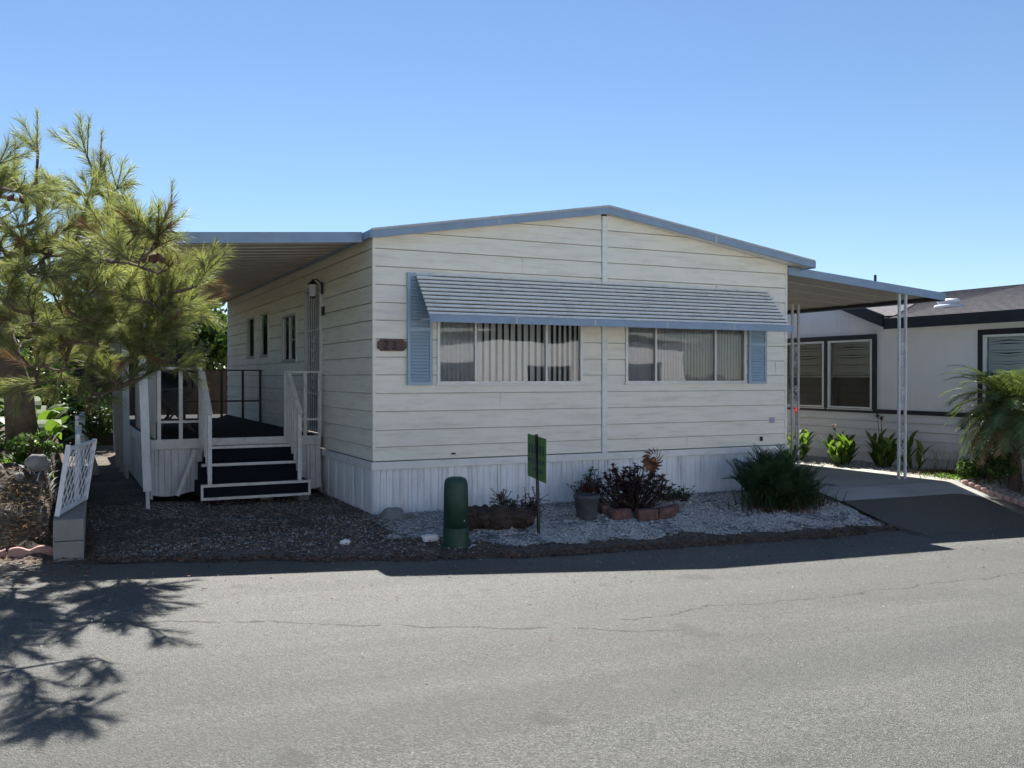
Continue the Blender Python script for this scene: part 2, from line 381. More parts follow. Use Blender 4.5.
sheet('road', [-900, -200, -60, -30, -16]+frange(-12, -4, .2)+frange(-3.95, 14, .05)+[18, 30, 60, 200, 900], lambda a: -11.5, edge, 60, 0, 'road')
sheet('driveway', frange(6.22, 9.22, .1), lambda a: -.99 if a < 8.5 else -.99-.55*(a-8.5), lambda a: 11, 80, 0, 'concrete')
# strips of gravel
sheet('white_gravel_bed', frange(-.15, 6.05, .04), lambda a: -1.86+noise.noise(Vector((a*1.5, 5, 0)))*.22+noise.noise(Vector((a*7, 2, 0)))*.12+(.55*max(0, (0.9-a))), lambda a: -.03+noise.noise(Vector((a*4, 9, 0)))*.02, 30, .001, 'whitegravel')
sheet('grey_gravel_pad', frange(-3.0, -.02, .06), lambda a: edge(a)+.18+noise.noise(Vector((a*3, 5, 0)))*.12, lambda a: 2.1, 40, .000, 'gravelpad')
sheet('tan_gravel_strip', frange(9.24, 10.30, .08), lambda a: edge(a)+.05, lambda a: 9, 80, -.004, 'tangravel')

# loose stones and litter (uncountable)
def stones(name, n, area, size, m, ok=lambda a, b: True, zoff=0):
    mb = MB()
    while n > 0:
        a = rnd.uniform(area[0], area[2]); b = rnd.uniform(area[1], area[3])
        if not ok(a, b): continue
        n -= 1; s_ = rnd.uniform(*size); z = g(a, b)+zoff+s_*.15
        h = s_*rnd.uniform(.45, .8); t = rnd.uniform(0, 6.28)
        v = [(a+s_*.55*rnd.uniform(.7, 1.2)*math.cos(t+k*1.2566), b+s_*.5*rnd.uniform(.7, 1.2)*math.sin(t+k*1.2566), z+rnd.uniform(-.15, .15)*s_) for k in range(5)]
        v += [(a+rnd.uniform(-.2, .2)*s_, b+rnd.uniform(-.2, .2)*s_, z+h*.7)]
        mb.add(v, [(k, (k+1) % 5, 5) for k in range(5)])
    return tag(mb.build(name, m), kind='stuff')
o = stones('white_gravel', 24000, (-.3, -2.0, 6.1, -.05), (.010, .028), 'stone', lambda a, b: b > -1.9+.3*noise.noise(Vector((a*1.5, 5, 0)))+.55*max(0, .9-a) and (noise.noise(Vector((a*2.2, b*2.2, 4)))+.6*noise.noise(Vector((a*6, b*6, 4)))) > -.12+.35*max(0, 1.0-a) and rnd.random() < .25+.75*min(1, max(.0, -b-.3)) and (b > g(0, 0)-2 and (rnd.random() < .35+.65*min(1, max(0, (b+2)/.3)))))
tag(o, 'loose white gravel chips spread along the front of the cream home', 'gravel')
o = stones('grey_gravel', 5200, (-2.95, -2.1, 0, 2.2), (.012, .035), 'stoneg', lambda a, b: b > edge(a)+.1 and noise.noise(Vector((a*1.6, b*1.6, 8))) > -.3)
tag(o, 'grey gravel scattered over the bare pad before the porch steps', 'gravel')
o = stones('light_gravel', 1500, (-2.95, -2.1, .8, 2.0), (.010, .024), 'stone', lambda a, b: b > edge(a)+.1 and noise.noise(Vector((a*1.3, b*1.3, 2))) > .05)
tag(o, 'pale stone chips strewn across the dark gravel pad at left', 'gravel')
o = stones('tan_stones', 3500, (9.2, -1.6, 10.3, 6), (.014, .04), 'stone', lambda a, b: b > edge(a)+.08 and a > 9.22)
tag(o, 'tan and white stones in the strip beside the neighbouring home', 'gravel')
o = stones('large_gravel', 420, (.2, -1.9, 6.0, -.1), (.03, .055), 'stone', lambda a, b: True)
tag(o, 'larger pale stones dotted through the white gravel bed', 'gravel')
def litter(name, n, fn, size, m, label):
    mb = MB()
    for _ in range(n):
        a, b = fn(); z = g(a, b)+.008+rnd.random()*.012; s_ = rnd.uniform(*size); t = rnd.uniform(0, 6.28); q = rnd.uniform(.35, .6)
        c, s2 = math.cos(t)*s_, math.sin(t)*s_
        mb.add([(a-c, b-s2, z), (a+s2*q, b-c*q, z+rnd.random()*s_*.6), (a+c, b+s2, z+rnd.random()*s_*.5), (a-s2*q, b+c*q, z)], [(0, 1, 2, 3)])
    return tag(mb.build(name, m), label, 'leaf litter', kind='stuff')
def f_edge():
    a = rnd.uniform(-3, 6.1); return a, edge(a)+abs(rnd.gauss(.02, .16))+.0
litter('leaf_litter', 5200, f_edge, (.008, .024), 'litter', 'brown leaf litter gathered along the edge of the street')
litter('bed_litter', 2600, lambda: (rnd.uniform(-.3, 6), rnd.gauss(-.5, .55) if rnd.random() < .5 else rnd.gauss(-1.2, .5)), (.008, .022), 'litter', 'dry brown leaves lying among the white gravel chips')
litter('pad_litter', 4200, lambda: (rnd.uniform(-3.1, -.1), rnd.uniform(-1.6, 2.1)), (.008, .026), 'litter', 'brown leaf litter strewn over the grey gravel pad')
litter('bank_litter', 2500, lambda: (rnd.uniform(-5.5, -2.95), rnd.gauss(-.7, .7)), (.012, .035), 'litter', 'rust brown dead leaves at the foot of the garden bank')

def f_road():
    a = rnd.uniform(-5, 10); return a, edge(a)-abs(rnd.gauss(0, 1.0))-.02
litter('road_litter', 420, f_road, (.006, .02), 'litter', 'scattered dry leaf bits and twigs lying on the street')
o = stones('road_pebbles', 420, (-5, -8, 10, -2), (.006, .016), 'stone', lambda a, b: b < edge(a)-.02 and rnd.random() < math.exp((b-edge(a))/1.6)+.04, .016)
tag(o, 'small pale pebbles strayed onto the asphalt street', 'gravel')

# ================================================================== MOBILE HOME
HW, HD, Z0 = 6.14, 10.3, .52
def roofz(a): return 3.2+.5*(1-abs(a-3.07)/3.07)
LAPS = [.61, .77, .965, 1.18, 1.39, 1.605, 1.81, 2.02, 2.235, 2.44, 2.645, 2.855, 3.06, 3.265, 3.475, 3.685]
def lap_wall(u0, u1, openings, put, ztop=None, gable=False, jitter=0, laps=None):
    mb = MB(); LP = laps or LAPS; LIP = .014
    for z0, z1 in zip(LP, LP[1:]):
        if ztop and z0 >= ztop: break
        z1c = min(z1, ztop) if ztop else z1
        off = lambda z: LIP*(1-(z-z0)/(z1-z0))+.004
        cuts = sorted({z0+.009, z1c}|{z for o in openings for z in (o[2], o[3]) if z0+.009 < z < z1c})
        for c0, c1 in zip(cuts, cuts[1:]):
            segs = [(u0, u1)]
            for (oa, ob, oz0, oz1) in openings:
                if oz0 < c1-1e-5 and oz1 > c0+1e-5:
                    ns = []
                    for s0, s1 in segs:
                        if ob <= s0 or oa >= s1: ns.append((s0, s1)); continue
                        if oa > s0: ns.append((s0, oa))
                        if ob < s1: ns.append((ob, s1))
                    segs = ns
            for s0, s1 in segs:
                if gable:
                    def rng_(z):
                        if z <= 3.2: return s0, s1
                        d = 3.07*(z-3.2)/.5; return max(s0, d), min(s1, HW-d)
                    l0, r0 = rng_(c0); l1, r1 = rng_(min(c1, 3.699))
                    if l0 >= r0: continue
                    top = [(r1, c1), (l1, c1)] if l1 < r1 else [((l1+r1)/2, c1)]
                    pts = [(l0, c0), (r0, c0)]
                    if c0 < 3.2 < c1: pts += [(s1, 3.2)] + top + [(s0, 3.2)]
                    else: pts += top
                else: pts = [(s0, c0), (s1, c0), (s1, c1), (s0, c1)]
                v = [put(u, off(z), z) for u, z in pts]; mb.add(v, [tuple(range(len(v)))])
                if c0 == cuts[0]:        # lip underneath and the groove behind it, coloured darker for its shade
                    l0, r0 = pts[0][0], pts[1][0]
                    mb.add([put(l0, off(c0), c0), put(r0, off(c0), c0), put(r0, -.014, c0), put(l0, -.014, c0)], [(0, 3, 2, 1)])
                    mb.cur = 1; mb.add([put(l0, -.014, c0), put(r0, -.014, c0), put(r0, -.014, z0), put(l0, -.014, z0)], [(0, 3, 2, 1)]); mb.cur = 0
                    mb.add([put(l0, -.014, z0), put(r0, -.014, z0), put(r0, .004, z0), put(l0, .004, z0)], [(0, 3, 2, 1)])
    return mb
home = thing('mobile_home', 'cream double-wide mobile home with blue roof trim and white ribbed skirting', 'mobile home', (0, 0, 0))
WL = (.77, 2.76, 1.505, 2.35); WR = (3.41, 5.41, 1.505, 2.35)
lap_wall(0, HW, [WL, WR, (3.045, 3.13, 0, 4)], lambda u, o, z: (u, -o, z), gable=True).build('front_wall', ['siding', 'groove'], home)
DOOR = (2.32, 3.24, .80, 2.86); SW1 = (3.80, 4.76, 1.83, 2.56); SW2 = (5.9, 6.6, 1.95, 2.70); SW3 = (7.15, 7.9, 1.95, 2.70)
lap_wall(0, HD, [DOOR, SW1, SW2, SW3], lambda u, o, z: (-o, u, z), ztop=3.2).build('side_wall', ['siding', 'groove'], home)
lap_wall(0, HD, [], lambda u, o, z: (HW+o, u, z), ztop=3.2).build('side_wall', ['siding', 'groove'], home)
mb = MB(); mb.prism([(0, .5), (HW, .5), (HW, 3.2), (3.07, 3.7), (0, 3.2)], HD-.02, HD); mb.build('rear_wall', 'siding', home)
for x0, x1 in ((-.022, .012), (HW-.012, HW+.022)): mb = MB(); mb.box(x0, -.022, .615, x1, .012, 3.2); mb.build('corner_trim', 'siding', home)
for jz, ja in ((.62, 4.4), (1.19, 1.6), (2.65, 4.9), (2.865, 1.9), (1.61, 5.95)):
    mb = MB(); mb.box(ja, -.0215, jz+.012, ja+.012, -.006, jz+.19); mb.build('joint_strip', 'siding', home)
mb = MB(); mb.box(3.05, -.03, .60, 3.125, -.004, 3.66); mb.build('batten', 'trim', home)
mb = MB(); mb.box(-.045, -.045, .515, HW+.045, -.012, .606); mb.box(-.045, -.012, .515, -.012, HD, .606); mb.box(HW+.012, -.012, .515, HW+.045, HD, .606)
mb.build('belt_trim', 'trim', home, bevel=.006)
def skirt(u0, u1, put, zb, zt, flare=0.0):
    mb = MB(); prof = []; u = u0
    while u < u1:
        for du, d in ((0, 0), (.008, .024), (.024, .024), (.032, 0), (.046, 0), (.054, .024), (.070, .024), (.078, 0), (.135, 0), (.141, .013), (.148, 0), (.215, 0), (.221, .013), (.228, 0), (.30, 0), (.306, .013), (.313, 0)):
            if u+du <= u1: prof.append((u+du, d))
        u += .385
    prof.append((u1, 0)); v = []
    for uu, d in prof:
        for t in (0, 1): v.append(put(uu, -d+flare*(1-t), (zb(uu)) if t == 0 else zt))
    mb.add(v, [(2*i, 2*i+2, 2*i+3, 2*i+1) for i in range(len(prof)-1)]); return mb
skirt(-.0, HW, lambda u, o, z: (u, -.012-o, z), lambda u: g(u, -.02)-.03+(.02 if int(u*2.6) % 3 else 0), .52, 0).build('skirting', 'skirt', home)
skirt(0, HD, lambda u, o, z: (-.012-o, u, z), lambda u: -.03, .52, 0).build('skirting', 'skirt', home)
skirt(0, HD, lambda u, o, z: (HW+.012+o, u, z), lambda u: -.03, .52, 0).build('skirting', 'skirt', home)
# roof
mb = MB(); T = .04
rp = [(-.07, 3.19), (3.07, 3.705), (6.40, 3.165)]
def fb(x): return -.12 if x < 3.08 else -.12-.16*(x-3.07)/3.33
for (x0, z0), (x1, z1) in ((rp[0], rp[1]), (rp[1], rp[2])):
    v = [(x, b_ if b_ > 0 else fb(x), z+dz_) for b_ in (-1, HD+.15) for x, z in ((x0, z0), (x1, z1)) for dz_ in (0, T)]
    mb.add(v, [(0, 2, 6, 4), (1, 5, 7, 3), (0, 1, 3, 2), (4, 6, 7, 5), (0, 4, 5, 1), (2, 3, 7, 6)])
rf = mb.build('roof', 'roofm', home)
re_ = MB(); mb = MB()
for (x0, z0), (x1, z1) in ((rp[0], rp[1]), (rp[1], rp[2])):
    mb.add([(x0, fb(x0)-.035, z0-.03), (x1, fb(x1)-.035, z1-.03), (x1, fb(x1)-.035, z1+T+.03), (x0, fb(x0)-.035, z0+T+.03), (x0, fb(x0)-.002, z0-.03), (x1, fb(x1)-.002, z1-.03), (x1, fb(x1)-.002, z1+T+.03), (x0, fb(x0)-.002, z0+T+.03)],
           [(0, 1, 2, 3), (7, 6, 5, 4), (3, 2, 6, 7), (1, 0, 4, 5), (0, 3, 7, 4), (2, 1, 5, 6)])
    re_.add([(x0, fb(x0)-.048, z0+T+.012), (x1, fb(x1)-.048, z1+T+.012), (x1, fb(x1)-.048, z1+T+.038), (x0, fb(x0)-.048, z0+T+.038), (x0, fb(x0)+.02, z0+T+.012), (x1, fb(x1)+.02, z1+T+.012), (x1, fb(x1)+.02, z1+T+.038), (x0, fb(x0)+.02, z0+T+.038)],
           [(0, 1, 2, 3), (7, 6, 5, 4), (3, 2, 6, 7), (1, 0, 4, 5), (0, 3, 7, 4), (2, 1, 5, 6)])
mb.box(6.402, -.31, 3.13, 6.425, HD+.15, 3.225); mb.box(-.095, -.15, 3.165, -.072, HD+.15, 3.25)
mb.build('fascia', 'blue', home); re_.build('drip_edge', 'roofm', rf)
mb = MB()   # soffit board under front overhang
for (x0, z0), (x1, z1) in ((rp[0], rp[1]), (rp[1], rp[2])):
    mb.add([(x0, fb(x0)-.003, z0-.012), (x1, fb(x1)-.003, z1-.012), (x1, -.02, z1-.012), (x0, -.02, z0-.012)], [(3, 2, 1, 0)])
mb.add([(6.17, -.12, 3.15), (6.40, -.12, 3.15), (6.40, HD, 3.15), (6.17, HD, 3.15)], [(0, 1, 2, 3)])
mb.build('soffit', 'trim', home)
# windows
def window(W_, mulls, drape, put=None, parent=home, fw=.035, fm='alu', boxdepth=.12):
    a0, a1, z0, z1 = W_
    P = put or (lambda u, d, z: (u, d, z))
    def bx(mb, u0, d0, zz0, u1, d1, zz1):
        v = [P(x, y, z) for z in (zz0, zz1) for y in (d0, d1) for x in (u0, u1)]
        mb.add(v, [(0, 2, 3, 1), (4, 5, 7, 6), (0, 1, 5, 4), (2, 6, 7, 3), (0, 4, 6, 2), (1, 3, 7, 5)])
    mb = MB()
    bx(mb, a0, -.03, z0, a1, .03, z0+fw*.8); bx(mb, a0, -.03, z1-fw*.8, a1, .03, z1)
    bx(mb, a0, -.03, z0+fw*.8, a0+fw, .03, z1-fw*.8); bx(mb, a1-fw, -.03, z0+fw*.8, a1, .03, z1-fw*.8)
    for m_ in mulls: bx(mb, m_-.013, -.024, z0+fw*.8, m_+.013, .025, z1-fw*.8)
    bx(mb, a0-.02, -.042, z0-.02, a1+.02, -.012, z0-.002)
    f = mb.build('window', fm, parent)
    mb = MB(); mb.add([P(a0+fw, .0, z0+.02), P(a1-fw, .0, z0+.02), P(a1-fw, .0, z1-.02), P(a0+fw, .0, z1-.02)], [(0, 1, 2, 3) if put is None else (3, 2, 1, 0)]); mb.build('pane', 'glass', f)
    mb = MB(); d = boxdepth
    mb.add([P(a0, .03, z0), P(a1, .03, z0), P(a1, .03, z1), P(a0, .03, z1), P(a0, d, z0), P(a1, d, z0), P(a1, d, z1), P(a0, d, z1)],
           [(4, 5, 6, 7), (0, 1, 5, 4), (2, 3, 7, 6), (1, 2, 6, 5), (3, 0, 4, 7)]); mb.build('interior', 'dark', f)
    if drape: drape(f, P, bx)
    return f
def drape_left(f, P, bx):
    a0, a1, z0, z1 = WL; mb = MB()
    u = a0+.5
    while u < 2.22:      # open vertical slats
        c, s_ = math.cos(R(32+rnd.uniform(-6, 6)))*.047, math.sin(R(32))*.040
        mb.add([P(u-c, .065-s_, z0+.03), P(u+c, .065+s_, z0+.03), P(u+c, .065+s_, z1-.04), P(u-c, .065-s_, z1-.04)], [(0, 1, 2, 3)]); u += .090
    u = 2.25
    while u < a1-.04:
        mb.add([P(u-.03, .045, z0+.03), P(u+.03, .085, z0+.03), P(u+.03, .085, z1-.04), P(u-.03, .045, z1-.04)], [(0, 1, 2, 3)]); u += .075
    mb.build('vertical_blinds', 'blind', f)
    mb = MB(); pr = []
    for i in range(60): pr.append((a0+.02+i*.0081, .07+.014*math.sin(i*.9)))
    mb.add([P(u, d, z) for u, d in pr for z in (z0+.02, z1-.02)], [(2*i, 2*i+2, 2*i+3, 2*i+1) for i in range(59)]); mb.build('curtain', 'curt', f)
def drape_right(f, P, bx):
    a0, a1, z0, z1 = WR; mb = MB(); n = 420
    pr = [(a0+.02+i*(a1-a0-.04)/n, .075+.012*math.sin(i*.55)+.006*math.sin(i*1.7)) for i in range(n+1)]
    mb.add([P(u, d, z) for u, d in pr for z in (z0+.02, z1-.02)], [(2*i, 2*i+2, 2*i+3, 2*i+1) for i in range(n)]); mb.build('curtain', 'curt', f)
window(WL, (1.27, 2.24), drape_left); window(WR, (3.89, 4.88), drape_right)
PS = lambda u, d, z: (d, u, z)
window(SW1, (4.28,), None, PS, fw=.04); window(SW2, (), None, PS); window(SW3, (), None, PS)
# door
mb = MB()
mb.box(-.035, DOOR[0], DOOR[2], .03, DOOR[0]+.05, DOOR[3]); mb.box(-.035, DOOR[1]-.05, DOOR[2], .03, DOOR[1], DOOR[3]); mb.box(-.035, DOOR[0]+.05, DOOR[3]-.05, .03, DOOR[1]-.05, DOOR[3])
dr = mb.build('door', 'railw', home)
mb = MB(); mb.box(.035, DOOR[0]+.05, DOOR[2], .06, DOOR[1]-.05, DOOR[3]-.05); mb.build('door_leaf', 'dark', dr)
mb = MB(); u = DOOR[0]+.07
while u < DOOR[1]-.05: mb.box(-.012, u-.007, DOOR[2]+.02, .002, u+.007, DOOR[3]-.06); u += .105
for zz in (.85, 1.35, 2.25, 2.75): mb.box(-.016, DOOR[0]+.05, zz-.012, -.013, DOOR[1]-.05, zz+.012)
for k in range(6):
    for s_ in (-1, 1):
        c = (DOOR[0]+DOOR[1])/2; zz = 1.45+k*.13
        mb.tube([(-.02, c+s_*(.05+.06*math.sin(t/8*6.28)*(1-t/12)), zz+.06*math.cos(t/8*6.28)*(1-t/12)) for t in range(9)], .006, 5)
mb.build('security_grille', 'railw', dr)
# shutters
for a0, a1 in ((.39, .70), (5.44, 5.76)):
    mb = MB(); z0, z1 = 1.49, 2.80 if a0 < 1 else 2.6
    y0, y1 = -.055, -.020
    mb.box(a0, y0, z0, a0+.035, y1, z1); mb.box(a1-.035, y0, z0, a1, y1, z1)
    for zz in (z0, (z0+z1)/2-.02, z1-.04): mb.box(a0+.035, y0, zz, a1-.035, y1, zz+.04)
    mb.box(a0+.034, y1-.008, z0+.01, a1-.034, y1, z1-.01)
    zz = z0+.05
    while zz < z1-.05:
        mb.add([(a0+.035, y0+.004, zz), (a1-.035, y0+.004, zz), (a1-.035, y1-.008, zz+.034), (a0+.035, y1-.008, zz+.034), (a0+.035, y0+.012, zz-.004), (a1-.035, y0+.012, zz-.004)], [(0, 1, 2, 3), (4, 5, 1, 0)]); zz += .038
    mb.build('shutter', 'shut', home)
# window awning: pans stepped down the slope
aw_t, aw_b = (-.03, 2.80), (-.50, 2.265); N_ = 11
mb = MB(); A0, A1 = .49, 5.79
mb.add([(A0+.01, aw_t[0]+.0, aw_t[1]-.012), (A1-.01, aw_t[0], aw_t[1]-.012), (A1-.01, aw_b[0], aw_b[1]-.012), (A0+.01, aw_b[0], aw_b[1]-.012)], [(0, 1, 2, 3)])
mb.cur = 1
dy, dz = aw_b[0]-aw_t[0], aw_b[1]-aw_t[1]; Ln = math.hypot(dy, dz); ny, nz_ = dz/Ln, -dy/Ln
for i in range(N_):
    t0 = i/N_; t1 = (i+.50)/N_; h = .016
    p0 = (aw_t[0]+dy*t0, aw_t[1]+dz*t0); p1 = (aw_t[0]+dy*t1, aw_t[1]+dz*t1)
    q0 = (p0[0]+ny*h, p0[1]+nz_*h); q1 = (p1[0]+ny*h, p1[1]+nz_*h)
    x0, x1 = A0, A1+.0
    mb.prism([p0, p1, q1, q0], x0, x1, 'a')
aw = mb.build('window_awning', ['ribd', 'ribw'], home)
mb = MB(); mb.box(A0-.01, aw_b[0]-.045, 2.205, A1+.01, aw_b[0]-.028, 2.285); mb.box(A0-.01, aw_b[0]-.028, 2.262, A1+.01, aw_b[0]+.01, 2.278)
mb.build('valance', 'blue', aw)
for xx in (1.55, 2.62, 3.69, 4.76): mb = MB(); mb.box(xx, aw_b[0]-.0475, 2.206, xx+.02, aw_b[0]-.0455, 2.284); mb.build('valance_seam', 'roofm', aw)
for xx in (1.5, 4.7): mb = MB(); zz = 3.19+.515*(1-abs(xx-3.07)/3.12); mb.box(xx, fb(xx)-.040, zz-.035, xx+.03, fb(xx)-.0365, zz+.045); mb.build('fascia_joint', 'roofm', home)
for x in (.52, 2.0, 3.9, 5.76): mb = MB(); mb.bar((x, -.03, 2.24), (x, aw_b[0]-.01, 2.24), .02, .02); mb.build('bracket', 'alu', aw)
mb = MB(); mb.box(5.84, -.024, .93, 5.93, -.0185, 1.01); mb.build('notice_sticker', mat('sticker', (.45, .40, .50), .5, .25, 60), home)
mb = MB(); mb.box(-.05, 2.13, 2.42, -.018, 2.19, 2.54); mb.build('switch_box', 'iron', home)
mb = MB(); mb.box(.95, -.03, .66, 1.0, -.016, .68); mb.build('pipe_stub', 'iron', home); mb = MB(); mb.box(5.665, -.04, .68, 5.70, -.016, .74); mb.build('outlet_cover', 'iron', home)

# left porch cover and right carport
pc = thing('porch_cover', 'flat grey metal porch cover with blue fascia along the left side of the home', 'porch roof', (-1.3, 5, 0))
def panroof(th, a_in, z_in, a_out, z_out, b0, b1, ribs):
    mb = MB(); mb.prism([(a_in, z_in), (a_out, z_out), (a_out, z_out+.045), (a_in, z_in+.045)], b0, b1); mb.build('roof_panel', ['pan'], th)
    mb = MB(); b = b0+.1
    while b < b1:
        mb.prism([(a_in, z_in-.014), (a_out, z_out-.014), (a_out, z_out-.002), (a_in, z_in-.002)], b, b+.022); b += ribs
    mb.build('pan_rib', 'pan', th)
    s = 1 if a_out > a_in else -1
    mb = MB(); mb.prism([(a_in, z_in-.05), (a_out, z_out-.05), (a_out, z_out+.07), (a_in, z_in+.07)], b0-.02, b0-.001)
    mb.box(min(a_out+s*.002, a_out+s*.03), b0-.02, z_out-.06, max(a_out+s*.002, a_out+s*.03), b1, z_out+.07)
    mb.build('fascia', 'blue', th)
panroof(pc, -.10, 3.19, -2.72, 3.01, .14, HD+.1, .305)
for i, b in enumerate((1.6, 5.4, 8.4)):
    mb = MB(); lean = (-.10, -.03, -.05)[i]
    mb.bar((-2.30, b, g(-2.3, b)-.02), (-2.30+lean, b, 3.03), .05, .04, (1, 0, 0))
    mb.bar((-2.31, b-.045, .22), (-2.31+lean*.9, b-.045, 2.99), .095, .018, (0, 1, 0))
    mb.build('post', 'wpost', pc)
cp = thing('carport', 'sloping beige carport roof with blue fascia on scrolled metal posts', 'carport', (8, 5, 0))
panroof(cp, 6.18, 3.11, 9.42, 2.855, .0, HD+.1, .6)
mb = MB(); mb.box(9.30, .01, 2.80, 9.36, HD+.1, 2.855); mb.build('beam', 'ntrim', cp)
def scroll(c, r, s, n=14, turns=1.35, flip=1):
    out = []
    for i in range(n+1):
        t = i/n; an = t*turns*2*math.pi; rr = r*(1-.72*t)
        out.append((c[0], c[1]+s*(rr*math.sin(an)), c[2]+flip*(rr*math.cos(an))))
    return out
for b in (0.02, 2.35, 4.9):
    zt = 2.855+.26*(9.42-8.53)/3.3-.05
    mb = MB()
    for da in (-.07, .07): mb.box(8.53+da-.017, b-.017, -.02, 8.53+da+.017, b+.017, zt)
    p = mb.build('post', 'wpost', cp)
    for zc in (.55, 1.25, 1.95):
        mb = MB()
        for fl, s in ((1, 1), (-1, -1)):
            pts = scroll((8.53, b, zc+fl*.13), .05, s, flip=fl)
            pts = [(8.53+(q[1]-b), b, q[2]) for q in pts]; mb.tube(pts, .009, 5)
        mb.tube([(8.53-.05, b, zc-.1), (8.53+.045, b, zc-.03), (8.53-.045, b, zc+.03), (8.53+.05, b, zc+.1)], .009, 5)
        mb.build('scrollwork', 'wpost', p)

# house number plaque
pl = thing('house_number_plaque', 'small brown wooden plaque with number 23 beside the blue shutter', 'sign', (.2, -.03, 1.95))
mb = MB(); mb.prism([(.03, 1.92), (.07, 1.885), (.34, 1.885), (.38, 1.92), (.38, 1.985), (.34, 2.02), (.07, 2.02), (.03, 1.985)], -.045, -.022); mb.build('board', 'plaque', pl, bevel=.004)
for k, ch in enumerate('23'):
    cu = bpy.data.curves.new('digit', 'FONT'); cu.body = ch; cu.size = .135; cu.extrude = .003; cu.offset = .004
    t = bpy.data.objects.new('t', cu); COL.objects.link(t); bpy.context.view_layer.update()
    me = bpy.data.meshes.new_from_object(t); bpy.data.objects.remove(t)
    me.transform(Matrix.Translation((-.105+k*.10, -.019, -.044)) @ Matrix.Rotation(R(90), 4, 'X'))
    me.materials.clear(); me.materials.append(M['iron']); d = bpy.data.objects.new('digit', me); COL.objects.link(d); d.parent = pl
# porch lantern
ln = thing('wall_lantern', 'black wall lantern with frosted panes beside the security door', 'wall lamp', (0, 2.25, 2.8))
mb = MB(); mb.box(-.03, 2.21, 2.72, -.018, 2.29, 2.88); mb.tube([(-.03, 2.25, 2.86), (-.1, 2.25, 2.92), (-.15, 2.25, 2.90)], .01, 6)
mb.lathe((-.15, 2.25, 2.84), [(.075, 0), (.06, .02), (.015, .06), (.01, .075)], 6); mb.lathe((-.15, 2.25, 2.66), [(.02, 0), (.04, .01), (.045, .02)], 6)
mb.build('cage', 'iron', ln)
mb = MB(); mb.lathe((-.15, 2.25, 2.68), [(.04, 0), (.058, .16)], 6); mb.build('lamp_glass', 'frost', ln)

# ================================================================== PORCH DECK AND STEPS
DZ = .79
dk = thing('porch_deck', 'raised porch deck with navy carpet, white railings and ribbed skirt', 'porch deck', (-1.1, 4, 0))
mb = MB(); mb.box(-2.2, 2.22, DZ-.03, -.06, HD, DZ); mb.build('carpet', 'carpet', dk)
mb = MB(); mb.box(-2.22, 2.17, DZ-.12, -.06, 2.215, DZ+.004); mb.box(-2.25, 2.215, DZ-.12, -2.205, HD, DZ+.004); mb.build('rim_board', 'railw', dk, bevel=.004)
skirt(-2.2, -.06, lambda u, o, z: (u, 2.205-o, z), lambda u: .10+.03*math.sin(u*7), DZ-.12, .01).build('skirting', 'wpost', dk)
skirt(2.2, HD, lambda u, o, z: (-2.21-o, u, z), lambda u: .04, DZ-.12, .01).build('skirting', 'wpost', dk)
def railing(name_m, posts, top, low, put, mid=None):
    pass
mb = MB()
for a in (-2.12, -1.86, -1.62): mb.box(a-.022, 2.19, DZ if a > -1.9 and a < -1.8 else DZ-.0, a+.022, 2.225, 1.68)
mb.box(-2.14, 2.185, 1.68, -1.60, 2.23, 1.71); mb.box(-2.098, 2.192, 1.0, -1.642, 2.222, 1.03)
mb.build('railing', 'railw', dk)
mb = MB()
for a, t0 in ((-.53, 1.64), (-.27, 1.64), (-.07, 1.64)): mb.box(a-.022, 2.19, DZ, a+.022, 2.225, t0)
mb.box(-.55, 2.185, 1.64, -.04, 2.23, 1.665); mb.box(-.508, 2.192, 1.0, -.092, 2.222, 1.03)
mb.build('railing', 'railw', dk)
mb = MB(); mb.box(-2.17, 2.30, 1.0, -2.14, 5.6, 1.68)
for b in frange(2.4, 5.5, .3): mb.box(-2.17, b-.02, DZ, -2.14, b+.02, .998)
mb.build('side_panel', 'beige', dk)
mb = MB()
for a in (-2.1, -1.6, -1.1, -.72, -.36, -.06): mb.box(a-.02, 6.4, DZ, a+.02, 6.43, 1.69)
mb.box(-2.12, 6.395, 1.69, -.03, 6.435, 1.715); mb.box(-2.08, 6.402, 1.15, -.08, 6.428, 1.18); mb.build('cross_railing', 'raild', dk)

st = thing('porch_steps', 'three navy carpeted porch steps with white nosings and sloping handrails', 'steps', (-1, 1.6, .08))
for i, (b0, b1, z0, z1, a0, a1) in enumerate(((1.5, 1.78, .10, .27, -1.70, -.38), (1.75, 2.02, .27, .50, -1.66, -.42), (2.0, 2.185, .50, .70, -1.60, -.42))):
    mb = MB(); mb.box(a0, b0+.01, z0, a1, 2.185 if i else 2.18, z1-.002); s_ = mb.build('step', 'carpet', st)
    mb = MB(); mb.box(a0-.01, b0-.015, z1-.03, a1+.01, b0+.008, z1+.004)
    if i == 0:
        mb.box(a0-.01, b0-.015, z0-.02, a1+.01, b0+.008, z0+.012)
        for x in (a0-.01, a1-.018): mb.box(x, b0-.014, z0+.012, x+.028, b0+.007, z1-.03)
    mb.build('nosing', 'railw', s_)
for a in (-1.60, -.50):
    mb = MB(); zb, ztp = 1.12, 1.62
    mb.box(a-.024, 1.52, .27, a+.024, 1.56, zb); mb.box(a-.024, 2.13, .62, a+.024, 2.17, ztp+.02)
    mb.bar((a, 1.50, zb+.01), (a, 2.18, ztp+.03), .06, .03)
    for b in (1.66, 1.80, 1.94, 2.06): mb.box(a-.014, b-.014, .27+(b-1.5)*.7, a+.014, b+.014, zb+(b-1.54)*.78)
    mb.build('handrail', 'railw', st)
mb = MB(); mb.bar((-1.93, 1.95, .10), (-1.70, 2.10, .66), .045, .012, (0, 1, 0))
